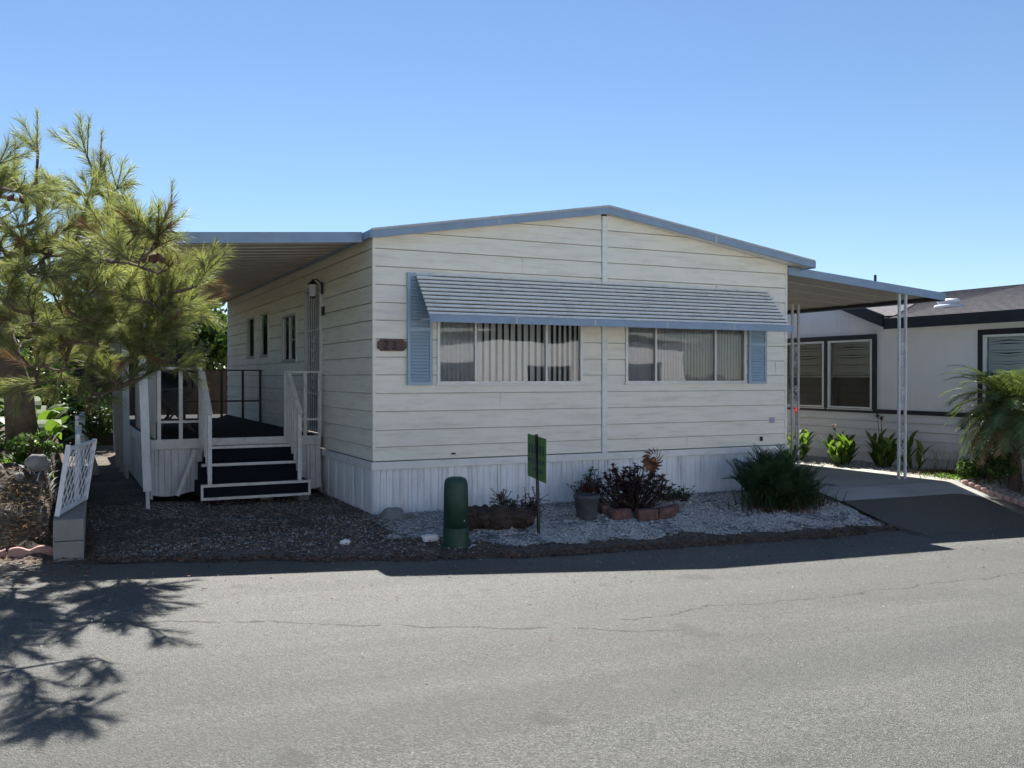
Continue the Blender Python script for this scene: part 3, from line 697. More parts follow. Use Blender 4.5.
single('loose_board', mb, 'railw', 'thin white board leaning against the left side of the porch steps', 'board', (-1.93, 1.95, .1))
mb = MB(); mb.box(-.95, 1.75, -.0, -.80, 2.0, .10); single('support_block', mb, 'rock', 'grey concrete block propping the middle of the bottom porch step', 'block', (-.9, 1.8, 0))
mb = MB(); mb.box(-.5, 1.6, 0, -.36, 1.9, .085); single('support_block', mb, 'rock', 'grey concrete block propping the right end of the bottom porch step', 'block', (-.43, 1.75, 0))

# director's chair on the deck
ch = thing('folding_chair', 'tall black folding chair standing on the porch deck behind the railing', 'chair', (-1.75, 4.0, DZ))
mb = MB()
for x in (-2.02, -1.5):
    mb.bar((x, 3.95, 1.42), (x, 4.2, 2.16), .03)
    mb.bar((x, 3.72, 1.62), (x, 4.12, 1.62), .035)
    mb.bar((x, 3.74, 1.42), (x, 3.74, 1.62), .03)
mb.bar((-2.02, 4.2, 2.16), (-1.5, 4.2, 2.16), .03); mb.bar((-2.02, 3.72, 1.40), (-1.5, 3.72, 1.40), .03); mb.build('frame', 'iron', ch)
for y in (3.72, 4.15):
    for s_ in (0, 1):
        mb = MB(); mb.bar((-2.02 if s_ else -1.5, y+.015*s_, DZ), (-1.5 if s_ else -2.02, y+.015*s_, 1.38), .028); mb.build('leg', 'iron', ch)
mb = MB(); mb.bar((-1.76, 3.72, 1.41), (-1.76, 4.14, 1.41), .5, .02); mb.build('seat', 'iron', ch)
mb = MB(); mb.add([(-2.02, 4.10, 1.78), (-1.5, 4.10, 1.78), (-1.5, 4.17, 2.06), (-2.02, 4.17, 2.06), (-2.02, 4.12, 1.78), (-1.5, 4.12, 1.78), (-1.5, 4.19, 2.06), (-2.02, 4.19, 2.06)], [(0, 1, 2, 3), (7, 6, 5, 4), (0, 4, 5, 1), (3, 2, 6, 7)]); mb.build('backrest', 'iron', ch)
bb = thing('barbecue_grill', 'black covered barbecue grill standing low on the porch deck', 'grill', (-1.8, 5.2, DZ))
mb = MB(); mb.blob((-1.78, 5.2, 1.45), (.36, .28, .22), 3, .06, 16, 10); mb.build('lid', 'iron', bb, True)
mb = MB(); mb.box(-2.1, 4.95, 1.1, -1.46, 5.45, 1.44); mb.build('firebox', 'iron', bb)
for x in (-2.05, -1.5):
    for y in (4.99, 5.4):
        mb = MB(); mb.box(x-.02, y-.02, DZ, x+.02, y+.02, 1.1); mb.build('leg', 'iron', bb)
# leaning panels by the posts
for i, (a, b, l0, wd) in enumerate(((-2.31, 5.75, -.02, .06), (-2.32, 6.5, -.05, .07), (-2.33, 7.3, -.08, .08))):
    mb = MB(); mb.bar((a, b, g(a, b)), (a+l0, b+.25, 2.35), wd, .02, (0, 1, 0))
    single('leaning_board', mb, 'beige', ('beige board leaning by the porch, nearest of the three', 'beige board leaning by the porch, middle of the three', 'widest beige board leaning by the porch, farthest of the three')[i], 'board', (a, b, g(a, b)), 'beige boards leaning beside the porch')
mb = MB(); mb.bar((-2.72, 6.2, 0), (-2.98, 5.6, .82), .14, .03, (0, 1, 0))
single('leaning_plank', mb, 'wpost', 'wide white plank leaning toward the lattice fence behind the posts', 'plank', (-2.72, 6.2, 0))

# ================================================================== FRONT GARDEN THINGS
ped = thing('utility_pedestal', 'dark green round-topped utility pedestal standing in the gravel', 'utility box', (.29, -1.75, g(.29, -1.75)))
z = g(.29, -1.75)-.02
mb = MB(); mb.lathe((.29, -1.75, z+.20), [(.125, 0), (.121, .30), (.119, .42), (.112, .46), (.095, .485), (.06, .497), (.0, .50)], 32); mb.build('cap', 'green', ped, True)
mb = MB(); mb.lathe((.29, -1.75, z), [(.133, 0), (.131, .03), (.128, .195), (.126, .199)], 32); mb.build('base', 'green', ped)
mb = MB(); mb.lathe((.33, -1.873, z+.27), [(.006, 0), (.006, .012)], 8); mb.build('bolt', 'tin', ped)
# yard sign: world points -> plot frame
def UN(x, y): dx, dy = x-OX, y-OY; return CA*dx+SA*dy, -SA*dx+CA*dy
P0 = UN(.176, 10.2); P1 = UN(.351, 9.55); PM = UN(.272, 9.87)
sg = thing('yard_sign', 'green rectangular yard sign on a thin black stake, seen edge-on', 'sign', (PM[0], PM[1], g(*PM)))
nx, ny_ = -(P1[1]-P0[1]), (P1[0]-P0[0]); l_ = math.hypot(nx, ny_); nx, ny_ = nx/l_*.004, ny_/l_*.004
mb = MB(); v = []
for s_ in (-1, 1): v += [(P0[0]+nx*s_, P0[1]+ny_*s_, .50), (P1[0]+nx*s_, P1[1]+ny_*s_, .485), (P1[0]+nx*s_, P1[1]+ny_*s_, .945), (P0[0]+nx*s_, P0[1]+ny_*s_, .96)]
mb.add(v, [(0, 1, 2, 3), (7, 6, 5, 4), (0, 4, 5, 1), (1, 5, 6, 2), (2, 6, 7, 3), (3, 7, 4, 0)]); pn = mb.build('panel', 'signg', sg)
def onp(t, z, s_=1, k=1.7): return (P0[0]+(P1[0]-P0[0])*t-nx*s_*k, P0[1]+(P1[1]-P0[1])*t-ny_*s_*k, z)
mb = MB(); rr = random.Random(3)
def mark(t0, t1, z0, z1):
    for s_ in (-1, 1): mb.add([onp(t0, z0, s_), onp(t1, z0, s_), onp(t1, z1, s_), onp(t0, z1, s_)], [(0, 1, 2, 3)])
mark(.02, .98, .655, .705)
for k in range(6): mark(.08+k*.15, .08+k*.15+.09, .76, .86)
for k in range(5): mark(.3+k*.12, .3+k*.12+.07, .57, .61)
mb.build('printed_mark', 'signd', pn)
mb = MB(); mb.bar((PM[0], PM[1]-.03, g(*PM)-.05), (PM[0]-.03, PM[1]-.03, .975), .026, .026); mb.build('stake', 'iron', sg)
# log
mb = MB(); n = 26; v = []; f = []
for i in range(n+1):
    t = i/n; cx = .60+.80*t; cy = -1.12-.10*t; z0 = g(cx, cy)
    for k in range(14):
        an = 2*math.pi*k/14; r0 = .15*(1+.42*noise.noise(Vector((t*6, math.cos(an)*1.8, math.sin(an)*1.8))))*(.78+.3*math.sin(math.pi*min(1, t*1.15)))
        zz = math.sin(an)*r0*.95; yy = math.cos(an)*r0*1.1
        if zz > .07: zz = .07+(zz-.07)*.5+.03*noise.noise(Vector((t*9, an*2, 0)))
        yy += .02*noise.noise(Vector((t*14, an*3, 5))); zz += .035*noise.noise(Vector((t*20, an*4, 9)))
        e = .75 if i in (0, n) else 1
        v.append((cx, cy+yy*e, z0+.12+zz*e))
for i in range(n):
    for k in range(14): a = i*14+k; b = i*14+(k+1) % 14; f.append((a, b, b+14, a+14))
f += [tuple(range(13, -1, -1)), tuple(range(n*14, n*14+14))]
mb.add(v, f); single('rotten_log', mb, 'rot', 'short dark rotting log lying in gravel beside the green pedestal', 'log', (1.05, -1.17, -.05))
# paper
mb = MB(); v = []; f = []
for i in range(9):
    for j in range(6): a = .02+i*.021; b = -1.58+j*.022; v.append((a, b, g(a, b)+.022+.035*abs(noise.noise(Vector((i*.9, j*.9, 2))))+.02*(j/6)))
for i in range(8):
    for j in range(5): k = i*6+j; f.append((k, k+6, k+7, k+1))
mb.add(v, f); mb.box(.03, -1.57, g(.1, -1.5)-.0, .17, -1.50, g(.1, -1.5)+.06)
single('crumpled_paper', mb, 'paper', 'crumpled white paper scrap lying beside the green pedestal', 'litter', (.1, -1.53, g(.1, -1.53)))
mb = MB(); mb.blob((-.75, -1.45, g(-.75, -1.45)+.015), (.05, .035, .025), 5, .5); single('paper_scrap', mb, 'paper', 'tiny white scrap on the gravel pad left of the pedestal', 'litter', (-.75, -1.45, g(-.75, -1.45)))
mb = MB(); mb.blob((.10, -.33, .0), (.16, .13, .12), 2, .25, 16, 10); single('garden_rock', mb, 'rock', 'rounded grey rock at the left front corner of the skirting', 'rock', (.1, -.33, 0), smooth=True)

# plant helpers
def rosette(mb, c, r, n=10, up=.6, tilt=Vector((0, 0, 1)), w=.3):
    for k in range(n):
        t = 6.283*k/n+rnd.random()*.4; e = up*rnd.uniform(.4, 1.5)
        mb.blade(c, (math.cos(t), math.sin(t), e), r*rnd.uniform(.8, 1.1), r*w, -.2, 2, taper=2, tipw=.15)
# grey pot with succulent
z = g(2.24, -1.0)
pt = thing('flower_pot', 'dark grey round pot with a red succulent in the gravel', 'plant pot', (2.24, -1.0, z))
mb = MB(); mb.lathe((2.24, -1.0, z-.01), [(.10, 0), (.115, .02), (.142, .24), (.155, .245), (.158, .285), (.142, .287), (.135, .25), (.0, .245)], 28); mb.build('pot', 'greypot', pt, True)
mb = MB()
for _ in range(34):
    t = rnd.uniform(0, 6.28); r = rnd.uniform(0, .11); rosette(mb, (2.24+r*math.cos(t), -1+r*math.sin(t), z+.27+rnd.uniform(0, .09)*(1-r*5)+.02), rnd.uniform(.03, .06), 7, .9)
mb.build('succulent', 'succ', pt)
# aeonium shrub
def stemplant(name, label, cat, c, rad, h, n, m_leaf, m_stem, rs, seed, lean=0, nl=12):
    r_ = random.Random(seed); z = g(*c); t_ = thing(name, label, cat, (c[0], c[1], z))
    st_ = MB(); lf = MB()
    for i in range(n):
        t = r_.uniform(0, 6.28); r = rad*math.sqrt(r_.random()); hh = h*(.45+.55*r_.random())*(1-.45*(r/rad)**2)
        b0 = Vector((c[0]+.3*r*math.cos(t), c[1]+.3*r*math.sin(t), z)); tip = Vector((c[0]+r*math.cos(t)*rad_x, c[1]+r*math.sin(t), z+hh))
        midp = (b0+tip)/2+Vector((r_.uniform(-.09, .09), r_.uniform(-.09, .09), -.03)); st_.tube([b0, midp, tip], [.008, .006, .005], 5)
        rosette(lf, tip, rs*r_.uniform(.7, 1.3), nl, .5)
        for q in range(2):
            s2 = midp.lerp(tip, r_.uniform(.1, .8)); e2 = s2+Vector((r_.gauss(0, .07), r_.gauss(0, .07), r_.uniform(-.02, .12)))
            st_.tube([s2, e2], [.005, .003], 4); rosette(lf, e2, rs*r_.uniform(.6, 1.1), nl, .5)
        if r_.random() < .6: rosette(lf, midp+Vector((r_.uniform(-.05, .05), r_.uniform(-.05, .05), .05)), rs*.7, nl, .5)
    st_.build('stem', m_stem, t_); lf.build('foliage', m_leaf, t_); return t_
rad_x = 1.25
stemplant('aeonium_shrub', 'dark purple branching succulent shrub ringed by red blocks', 'plant', (3.02, -.80), .40, .62, 110, 'aeon', 'rot', .055, 11)
rad_x = 1.0
stemplant('weedy_plant', 'thin pale green weed growing between grey pot and purple shrub', 'plant', (2.53, -.55), .20, .42, 26, 'aeong', 'rot', .04, 5)
stemplant('small_shrub', 'little fuzzy green plant rising behind the dark log', 'plant', (1.30, -.80), .12, .36, 26, 'aeong', 'rot', .03, 8)
stemplant('dry_weed', 'small brown dried weed beside the yard sign stake', 'plant', (1.62, -.80), .10, .34, 22, 'succ', 'rot', .03, 9)
stemplant('low_weed', 'low green weed patch between purple shrub and dark cycad', 'plant', (3.85, -.50), .22, .12, 30, 'leafm', 'rot', .04, 10)
stemplant('green_sprig', 'single green sprig at the skirting right of grey pot', 'plant', (2.78, -.25), .10, .5, 14, 'leafm', 'rot', .04, 12)
# ring of red blocks
blk = None
for i, (a, b, ro, sx) in enumerate(((2.62, -1.12, .1, 1.0), (2.93, -1.20, -.1, 1.05), (3.22, -1.16, .15, 1.0), (3.46, -1.0, .6, .8), (2.55, -.85, 1.4, .9))):
    lab = ('red block at the left front of the purple shrub, the most exposed one', 'red block at the front middle of the purple shrub ring', 'red block right of the middle one in front of the purple shrub', 'red block at the right end of the ring by the purple shrub', 'red block at the left rear of the purple shrub facing the pot')[i]
    if blk is None:
        mb = MB(); z = g(a, b); mb.box(a-.13, b-.06, z-.02, a+.13, b+.06, z+.12)
        blk = single('edging_block', mb, 'brick', lab, 'block', (a, b, z), 'red blocks ringing the purple shrub', bevel=.025)
    else: dup(blk, (a, b, g(a, b)), ro, sx, lab)
# spinner
sp = thing('garden_spinner', 'rusty copper flower-shaped wind spinner on a stake above the purple shrub', 'wind spinner', (3.0, -.85, -.03))
mb = MB(); C0 = Vector((3.08, -1.12, .60))
for k in range(15):
    t0 = 6.283*k/15; pts = []
    for i in range(6):
        r = .03+.125*i/5; an = t0+.8*(i/5); wv = .36*math.sin(math.pi*(i/5*.8+.15))
        for s_ in (-1, 1): pts.append(C0+Vector((r*math.cos(an+s_*wv*.55), -.012*s_+.0, r*math.sin(an+s_*wv*.55))))
    mb.add(pts, [(2*i, 2*i+1, 2*i+3, 2*i+2) for i in range(5)])
mb.build('blades', 'copper', sp)
mb = MB(); mb.blob(C0+Vector((.0, -.01, 0)), (.038, .02, .038), 1, .1, 12, 8)
mb.build('hub', 'copper', sp, True)
mb = MB(); mb.tube([(3.12, -1.08, -.08), (3.08, -1.10, .60)], .006, 6); mb.build('stake', 'iron', sp)

# pinnate frond plants
def frond(mb, p, d, L, droop, nl, ll, lw, r_, vee=.35, stem=.008, sm=None):
    p = Vector(p); d = Vector(d).normalized(); q = p.copy(); pts = [q.copy()]; N = nl
    for i in range(N):
        t = i/N; dd = d; q = q+d*(L/N); d = (d+Vector((0, 0, -droop*(.3+t)/N))).normalized(); pts.append(q.copy())
        if t > .10:
            side = d.cross(Vector((0, 0, 1))); side = side.normalized() if side.length > .05 else Vector((1, 0, 0)); upv = side.cross(d)
            l = ll*math.sin(math.pi*(.12+.8*t))**.7
            for s_ in (-1, 1):
                ld = side*s_+d*(.55+.7*t)+upv*vee+Vector((r_.uniform(-.12, .12), r_.uniform(-.12, .12), r_.uniform(-.15, .1)))
                mb.blade(q, ld, l*r_.uniform(.85, 1.1), lw, .35, 2, side=d, taper=1, tipw=.1)
    (sm or mb).tube(pts[::3]+[pts[-1]], [stem*(1-.7*i/(len(pts[::3]))) for i in range(len(pts[::3])+1)], 4)
def leafcloud(mb, c, r, n, size, r_, clumps=14, squash=1):
    cs = []
    for _ in range(clumps):
        d = Vector((r_.gauss(0, 1), r_.gauss(0, 1), r_.gauss(0, .8))).normalized()*r_.uniform(.35, .95)
        cs.append((Vector((c[0]+d.x*r[0], c[1]+d.y*r[1], c[2]+d.z*r[2])), r_.uniform(.22, .42)))
    for _ in range(n):
        q, s_ = r_.choice(cs); d = Vector((r_.gauss(0, 1), r_.gauss(0, 1), r_.gauss(0, 1))).normalized()*(r_.random()**.35)*s_
        p = q+Vector((d.x*r[0], d.y*r[1], d.z*r[2])); t = r_.uniform(0, 6.28)
        nrm = Vector((r_.gauss(0, 1), r_.gauss(0, 1), r_.gauss(.6, 1))).normalized(); x = nrm.cross(Vector((math.cos(t), math.sin(t), .3))).normalized(); y = nrm.cross(x); l = size*r_.uniform(.6, 1.3)
        mb.add([p-x*l*.5, p+y*l*.28, p+x*l*.5, p-y*l*.28], [(0, 1, 2, 3)])
cz = g(5.25, -.85)
cy = thing('cycad', 'dense dark green cycad bush at the right front corner of the home', 'plant', (5.25, -.85, cz))
r_ = random.Random(4)
for (cx_, cy_, hz, nf, sc_) in ((5.28, -.72, .20, 34, .95), (4.95, -.66, .08, 22, .85), (5.60, -.78, .10, 24, .85), (5.2, -.98, .02, 22, .8), (5.46, -.6, .28, 18, .8), (5.06, -.75, .20, 18, .8), (5.5, -1.0, .02, 18, .75)):
    mb = MB(); smb = MB()
    for k in range(nf):
        t = k*2.4+r_.uniform(-.2, .2); e = r_.uniform(.35, 2.6)
        frond(mb, (cx_+.05*math.cos(t), cy_+.05*math.sin(t), g(cx_, cy_)+hz), (math.cos(t), math.sin(t)*.85, e), r_.uniform(.34, .60)*sc_, .8, 18, .17*sc_, .017, r_, sm=smb)
    mb.build('fronds', 'cycad', cy); smb.build('frond_stalks', 'cycad', cy)
mb = MB()
for _ in range(900):
    a = 5.2+r_.gauss(0, .30); b = -.98+r_.gauss(0, .13); t = r_.uniform(0, 6.28)
    mb.blade((a, b, g(a, b)), (.5*math.cos(t), .5*math.sin(t), 1), r_.uniform(.16, .42), .014, .9, 3)
leafcloud(mb, (5.25, -.82, cz+.16), (.48, .32, .20), 900, .06, r_, 16)
mb.build('undergrowth', 'leafd', cy)
mb = MB()
for _ in range(260):
    a = 5.05+r_.gauss(0, .38); b = -1.12+r_.gauss(0, .12); t = r_.uniform(0, 6.28)
    mb.blade((a, b, g(a, b)), (.9*math.cos(t), .9*math.sin(t), .6), r_.uniform(.12, .28), .012, .9, 3)
mb.build('dead_fronds', 'redbr', cy)

# cannas
def canna(label, c, h, n, seed, flowers=0, dead=0):
    r_ = random.Random(seed); z = g(*c); t_ = thing('canna_plant', label, 'plant', (c[0], c[1], z), 'canna plants along the carport')
    lf = MB(); st_ = MB(); fl = MB(); de = MB()
    for i in range(n):
        t = r_.uniform(0, 6.28); r = .16*math.sqrt(r_.random()); b0 = Vector((c[0]+r*math.cos(t), c[1]+r*math.sin(t), z)); hh = h*r_.uniform(.55, .9)
        tip = b0+Vector((.12*math.cos(t), .12*math.sin(t), hh*.8)); st_.tube([b0, (b0+tip)/2, tip], [.014, .011, .006], 5)
        for k in range(6):
            p = b0.lerp(tip, .05+.16*k); an = t+k*2.3+r_.uniform(-.4, .4)
            lf.blade(p, (math.cos(an)*.6, math.sin(an)*.6, 1.0), r_.uniform(.24, .36), .085, .8, 5, taper=3, tipw=.06, mid=.4, fold=.15)
    for i in range(flowers+dead):
        t = r_.uniform(0, 6.28); tip = Vector((c[0]+.12*math.cos(t), c[1]+.12*math.sin(t), z+h*1.12+.03*i)); st_.tube([(c[0], c[1], z), tip], [.008, .005], 5)
        tgt = fl if i < flowers else de
        for k in range(9):
            an = r_.uniform(0, 6.28); tgt.blade(tip-Vector((0, 0, .02*r_.random()*4)), (math.cos(an), math.sin(an), r_.uniform(.2, 1.6)), .075, .045, .6, 2, taper=2, tipw=.3)
    st_.build('stem', 'leafm', t_); lf.build('leaves', 'leafb', t_)
    if flowers: fl.build('flower', 'flower', t_)
    if dead: de.build('seed_head', 'cone', t_)
canna('bushy lime green canna clump between the two carport posts', (9.42, 2.15), .62, 20, 1, 0, 1)
canna('taller canna with dry seed heads left of the front carport post', (9.74, 1.5), .78, 10, 2, 0, 2)
canna('canna with one red flower directly behind the front carport post', (9.85, .95), .72, 3, 3, 1, 0)
canna('canna with red flower half hidden behind the dark cycad', (9.35, 3.2), .85, 8, 5, 2, 0)
# grasses & groundcover
def tuft(name, label, c, rx, ry, n, L, m, seed, up=1.4, w=.008, cat='plant'):
    r_ = random.Random(seed); mb = MB()
    for _ in range(n):
        a = c[0]+r_.gauss(0, rx/2); b = c[1]+r_.gauss(0, ry/2); t = r_.uniform(0, 6.28)
        mb.blade((a, b, g(a, b)-.005), (math.cos(t), math.sin(t), up), r_.uniform(.5, 1.1)*L, w, .9, 3)
    return single(name, mb, m, label, cat, (c[0], c[1], g(*c)))
tuft('dry_grass', 'tall dry straw grass against the neighbouring wall', (10.0, .45), .42, .5, 120, .62, 'dry', 1, 2.6, .006)
tuft('red_groundcover', 'rust red low plant just behind the front carport post', (9.75, .35), .4, .4, 420, .13, 'redbr', 2, 1.0, .016)
tuft('yellow_groundcover', 'yellowish green low clump right of the red low plant', (9.45, -.2), .35, .45, 420, .16, 'leafb', 3, 1.0, .018)
tuft('silver_weed', 'small grey green weed at the foot of the dry grass', (9.8, -.3), .3, .3, 160, .2, 'aeong', 4, 1.4, .014)
# leafy shrub (small leaf faces in a lumpy volume)
def shrub(name, label, c, r, n, size, m, seed, cat='shrub', clumps=14, z0=None, group=None):
    r_ = random.Random(seed); z = g(c[0], c[1]) if z0 is None else z0
    t_ = thing(name, label, cat, (c[0], c[1], z), group)
    mb = MB(); leafcloud(mb, (c[0], c[1], z+r[2]*.95), r, n, size, r_, clumps); mb.build('foliage', m, t_)
    mb = MB()
    for k in range(7):
        t = k*.9; mb.tube([(c[0], c[1], z-.02), (c[0]+.25*r[0]*math.cos(t), c[1]+.25*r[1]*math.sin(t), z+r[2]*.8), (c[0]+.6*r[0]*math.cos(t), c[1]+.6*r[1]*math.sin(t), z+r[2]*1.5)], [.02, .014, .006], 5)
    mb.build('stem', 'bark', t_); return t_
shrub('leafy_shrub', 'dense dark green shrub growing under the palm fronds', (9.6, -.72), (.40, .52, .40), 3400, .06, 'leafm', 3)
shrub('leafy_shrub', 'grey green shrub at the right frame edge beneath the palm', (9.85, -1.45), (.3, .35, .28), 1500, .055, 'aeong', 13)
# palm
pm = thing('palm_tree', 'small feathery palm with arching fronds before the neighbouring window', 'palm tree', (9.75, -1.0, g(9.75, -1.0)))
r_ = random.Random(9); pz = g(9.75, -1.0)
mb = MB(); pts = [(9.75+.02*math.sin(i), -1.0, pz+1.22*i/10) for i in range(11)]; mb.tube(pts, [.09+.012*(i % 2) for i in range(11)], 10)
mb.build('trunk', 'bark', pm)
for k in range(86):
    mb = MB(); t = k*2.399; e = 1.5-2.5*k/86+r_.uniform(-.15, .15); L = r_.uniform(.85, 1.15)
    frond(mb, (9.75+.05*math.cos(t), -1.0+.05*math.sin(t), pz+1.32), (math.cos(t), math.sin(t), e), L*.98, 1.6, 32, .27, .026, r_, .12)
    mb.build('frond', 'palm' if e > -.75 else 'dry', pm)
ORD_ = ['first', 'second', 'third', 'fourth', 'fifth', 'sixth', 'seventh', 'eighth', 'ninth', 'tenth', 'eleventh', 'twelfth']
# edging scallops
mb = MB(); sc0 = None
for i in range(12):
    b = -.7-.10*i*1.05; a = 9.05+.03*max(0, i-4)
    if sc0 is None:
        z = g(a, b); mb.lathe((a, b, z-.05), [(.06, 0), (.06, .09), (.045, .115), (.0, .125)], 14, .5, 1)
        sc0 = single('scalloped_edging', mb, 'pink', 'first small scalloped edging brick along the driveway, nearest the carport post', 'edging', (a, b, z), 'scalloped edging bricks by the driveway', smooth=True)
    else: dup(sc0, (a, b, g(a, b)), .03*i, 1, '%s small scalloped edging brick along the driveway, counting from the carport post' % ORD_[i])

# ================================================================== NEIGHBOURING HOME
NA = 10.32; NB0, NB1 = -4.6, 12.5
nh = thing('neighbouring_home', 'white home with near-black trim and grey shingle roof beyond the carport', 'house', (NA, 4, 0))
NWs = [(2.24, 4.55, .98, 2.29), (-1.75, -.05, 1.0, 2.27)]
GP, GZ, EZ = 3.9, 3.55, 2.46
# upper wall with shallow vertical grooves, split round the windows
mb = MB()
def ztopn(b): return max(EZ+.02, EZ+.14+.36*(GP-1.97+.25-abs(b-GP)))
b = NB0
while b < NB1:
    b2 = min(NB1, b+.1); hit_ = [o for o in NWs if not (b2 <= o[0]+1e-6 or b >= o[1]-1e-6)]
    for o in NWs:
        if b < o[0] < b2: b2 = o[0]
        if b < o[1] < b2: b2 = o[1]
    hit_ = [o for o in NWs if not (b2 <= o[0]+1e-6 or b >= o[1]-1e-6)]
    segs = [(.95, None)] if not hit_ else [(.95, hit_[0][2]), (hit_[0][3], None)]
    for z0, z1 in segs:
        za, zb = (ztopn(b), ztopn(b2)) if z1 is None else (z1, z1)
        mb.add([(NA, b+.004, z0), (NA, b2-.0, z0), (NA, b2-.0, zb), (NA, b+.004, za)], [(0, 3, 2, 1)])
        mb.add([(NA+.006, b, z0), (NA, b+.004, z0), (NA, b+.004, za), (NA+.006, b, za)], [(0, 3, 2, 1)])
    b = b2
mb.build('wall', 'nwhite', nh)
mb = MB(); z = 0
for i in range(6):
    z0, z1 = -.4 if i == 0 else i*.152+.004, (i+1)*.152
    z0 += .010
    mb.add([(NA-.026, NB0, z0), (NA-.026, NB1, z0), (NA-.006, NB1, z1), (NA-.006, NB0, z1)], [(0, 3, 2, 1)])
    mb.add([(NA+.01, NB0, z0), (NA+.01, NB1, z0), (NA-.026, NB1, z0), (NA-.026, NB0, z0)], [(0, 1, 2, 3)])
mb.add([(NA+.012, NB0, -.4), (NA+.012, NB1, -.4), (NA+.012, NB1, .95), (NA+.012, NB0, .95)], [(0, 3, 2, 1)])
mb.build('lap_siding', 'nlap', nh)
mb = MB(); mb.box(NA+.02, NB0, -.4, NA+7.2, NB0+.02, 2.5); mb.box(NA+.02, NB1-.02, -.4, NA+7.2, NB1, 2.5); mb.box(NA+7.2, NB0, -.4, NA+7.22, NB1, 2.5); mb.build('end_wall', 'nlap', nh)
mb = MB(); mb.box(NA-.03, NB0, .915, NA-.002, NB1, .99)
mb.build('belt_trim', 'ntrim', nh)
for o in NWs:
    mb = MB(); b0, b1, z0, z1 = o; y0 = NA-.035
    mb.box(y0, b0-.09, z0-.06 if z0 > .99 else z0-.0, NA+.0, b0, z1+.09); mb.box(y0, b1, z0 if z0 < .99 else z0-.06, NA, b1+.09, z1+.09); mb.box(y0, b0, z1, NA, b1, z1+.09)
    if z0 > .99: mb.box(y0, b0, z0-.06, NA, b1, z0)
    mm = (b0+b1)/2; mb.box(y0+.004, mm-.05, z0, NA, mm+.05, z1)
    tr = mb.build('window_trim', 'ntrim', nh)
    for c0, c1 in ((b0, mm-.05), (mm+.05, b1)):
        PN = lambda u, d, z: (NA+d, u, z)
        def dr_(f, P, bx, c0=c0, c1=c1, z0=z0, z1=z1):
            m2 = MB(); zz = z1-.05; zl = z0+(z1-z0)*.47
            while zz > zl:
                w_ = .006*math.sin(zz*40)+.012*math.sin((zz-z0)*9)
                m2.add([P(c0+.04, .045, zz), P(c0+(c1-c0)*.5, .045, zz-w_*2.2), P(c1-.04, .045, zz), P(c1-.04, .055, zz+.033), P(c0+(c1-c0)*.5, .055, zz+.033-w_*2.2), P(c0+.04, .055, zz+.033)], [(0, 1, 4, 5), (1, 2, 3, 4)]); zz -= .034
            m2.build('blinds', 'mini', f)
            m2 = MB(); bx(m2, c0+.03, .004, zl-.02, c1-.03, .03, zl+.02); m2.build('sash_rail', 'vinyl', f)
        window((c0, c1, z0, z1), (), dr_, PN, nh, fw=.05, fm='vinyl', boxdepth=.25)
# roof: main slope + cross gable
mb = MB(); rz0, rz1 = 2.62, 3.44; ra0, ra1 = NA-.30, NA+3.7; sl = (rz1-rz0)/(ra1-ra0)
for c0, c1, aa in ((NB0-.3, GP-(GP-1.97+.25), ra0), (1.72, 6.08, ra0+.45), (6.08, NB1, ra0)):
    nr = 26; za = rz0+sl*(aa-ra0)
    for i in range(nr):          # courses of shingles, each lapping the one below
        u0, u1 = aa+(ra1-aa)*i/nr, aa+(ra1-aa)*(i+1)/nr; y0, y1 = rz0+sl*(u0-ra0), rz0+sl*(u1-ra0)
        mb.add([(u0, c0, y0+.012), (u1+.01, c0, y1), (u1+.01, c1, y1), (u0, c1, y0+.012), (u0, c0, y0-.005), (u0, c1, y0-.005)], [(0, 1, 2, 3), (4, 0, 3, 5)])
mb.add([(ra1, NB0-.3, rz1), (ra1+4.0, NB0-.3, rz0), (ra1+4.0, NB1, rz0), (ra1, NB1, rz1)], [(0, 1, 2, 3)])
GW = GP-1.97+.25; gz = EZ+.22
gpk = gz+.36*GW
ax = ra0-.02
aend = ra0+(gpk-rz0)/sl
for s_ in (-1, 1):
    mb.add([(ax, GP, gpk), (ax, GP+s_*GW, gz), (ra0+.25, GP+s_*GW, gz+.012), (min(aend, ra1), GP, gpk)], [(0, 1, 2, 3)])
mb.build('roof', 'shingle', nh)
mb = MB()
mb.box(ra0-.02, NB0-.3, 2.44, ra0+.02, GP-GW, rz0+.012); mb.box(ra0-.02, GP+GW, 2.44, ra0+.02, NB1, rz0+.012)
for s_ in (-1, 1):
    mb.add([(ax-.02, GP, gpk-.17), (ax-.02, GP+s_*GW, gz-.20), (ax-.02, GP+s_*GW, gz+.02), (ax-.02, GP, gpk+.03), (ax+.02, GP, gpk-.17), (ax+.02, GP+s_*GW, gz-.20), (ax+.02, GP+s_*GW, gz+.02), (ax+.02, GP, gpk+.03)], [(0, 1, 2, 3), (7, 6, 5, 4), (0, 4, 5, 1), (3, 2, 6, 7)])
mb.build('fascia', 'ntrim', nh)
mb = MB(); mb.add([(ra0, NB0, 2.47), (NA+.01, NB0, 2.49), (NA+.01, 1.97, 2.49), (ra0, 1.97, 2.47)], [(0, 1, 2, 3)])
mb.build('soffit', 'nwhite', nh)
mb = MB(); vz = rz0+sl*(11.1-ra0); mb.lathe((11.1, 1.25, vz-.02), [(.20, 0), (.19, .06), (.12, .08), (.14, .09), (.16, .13), (.12, .16), (0, .165)], 20, .7, 1.5); mb.build('roof_vent', 'tin', nh, True)
mb = MB(); mb.tube([(12.6, 4.29, 2.9), (12.6, 4.29, 3.79)], .03, 8); mb.build('vent_pipe', 'iron', nh)

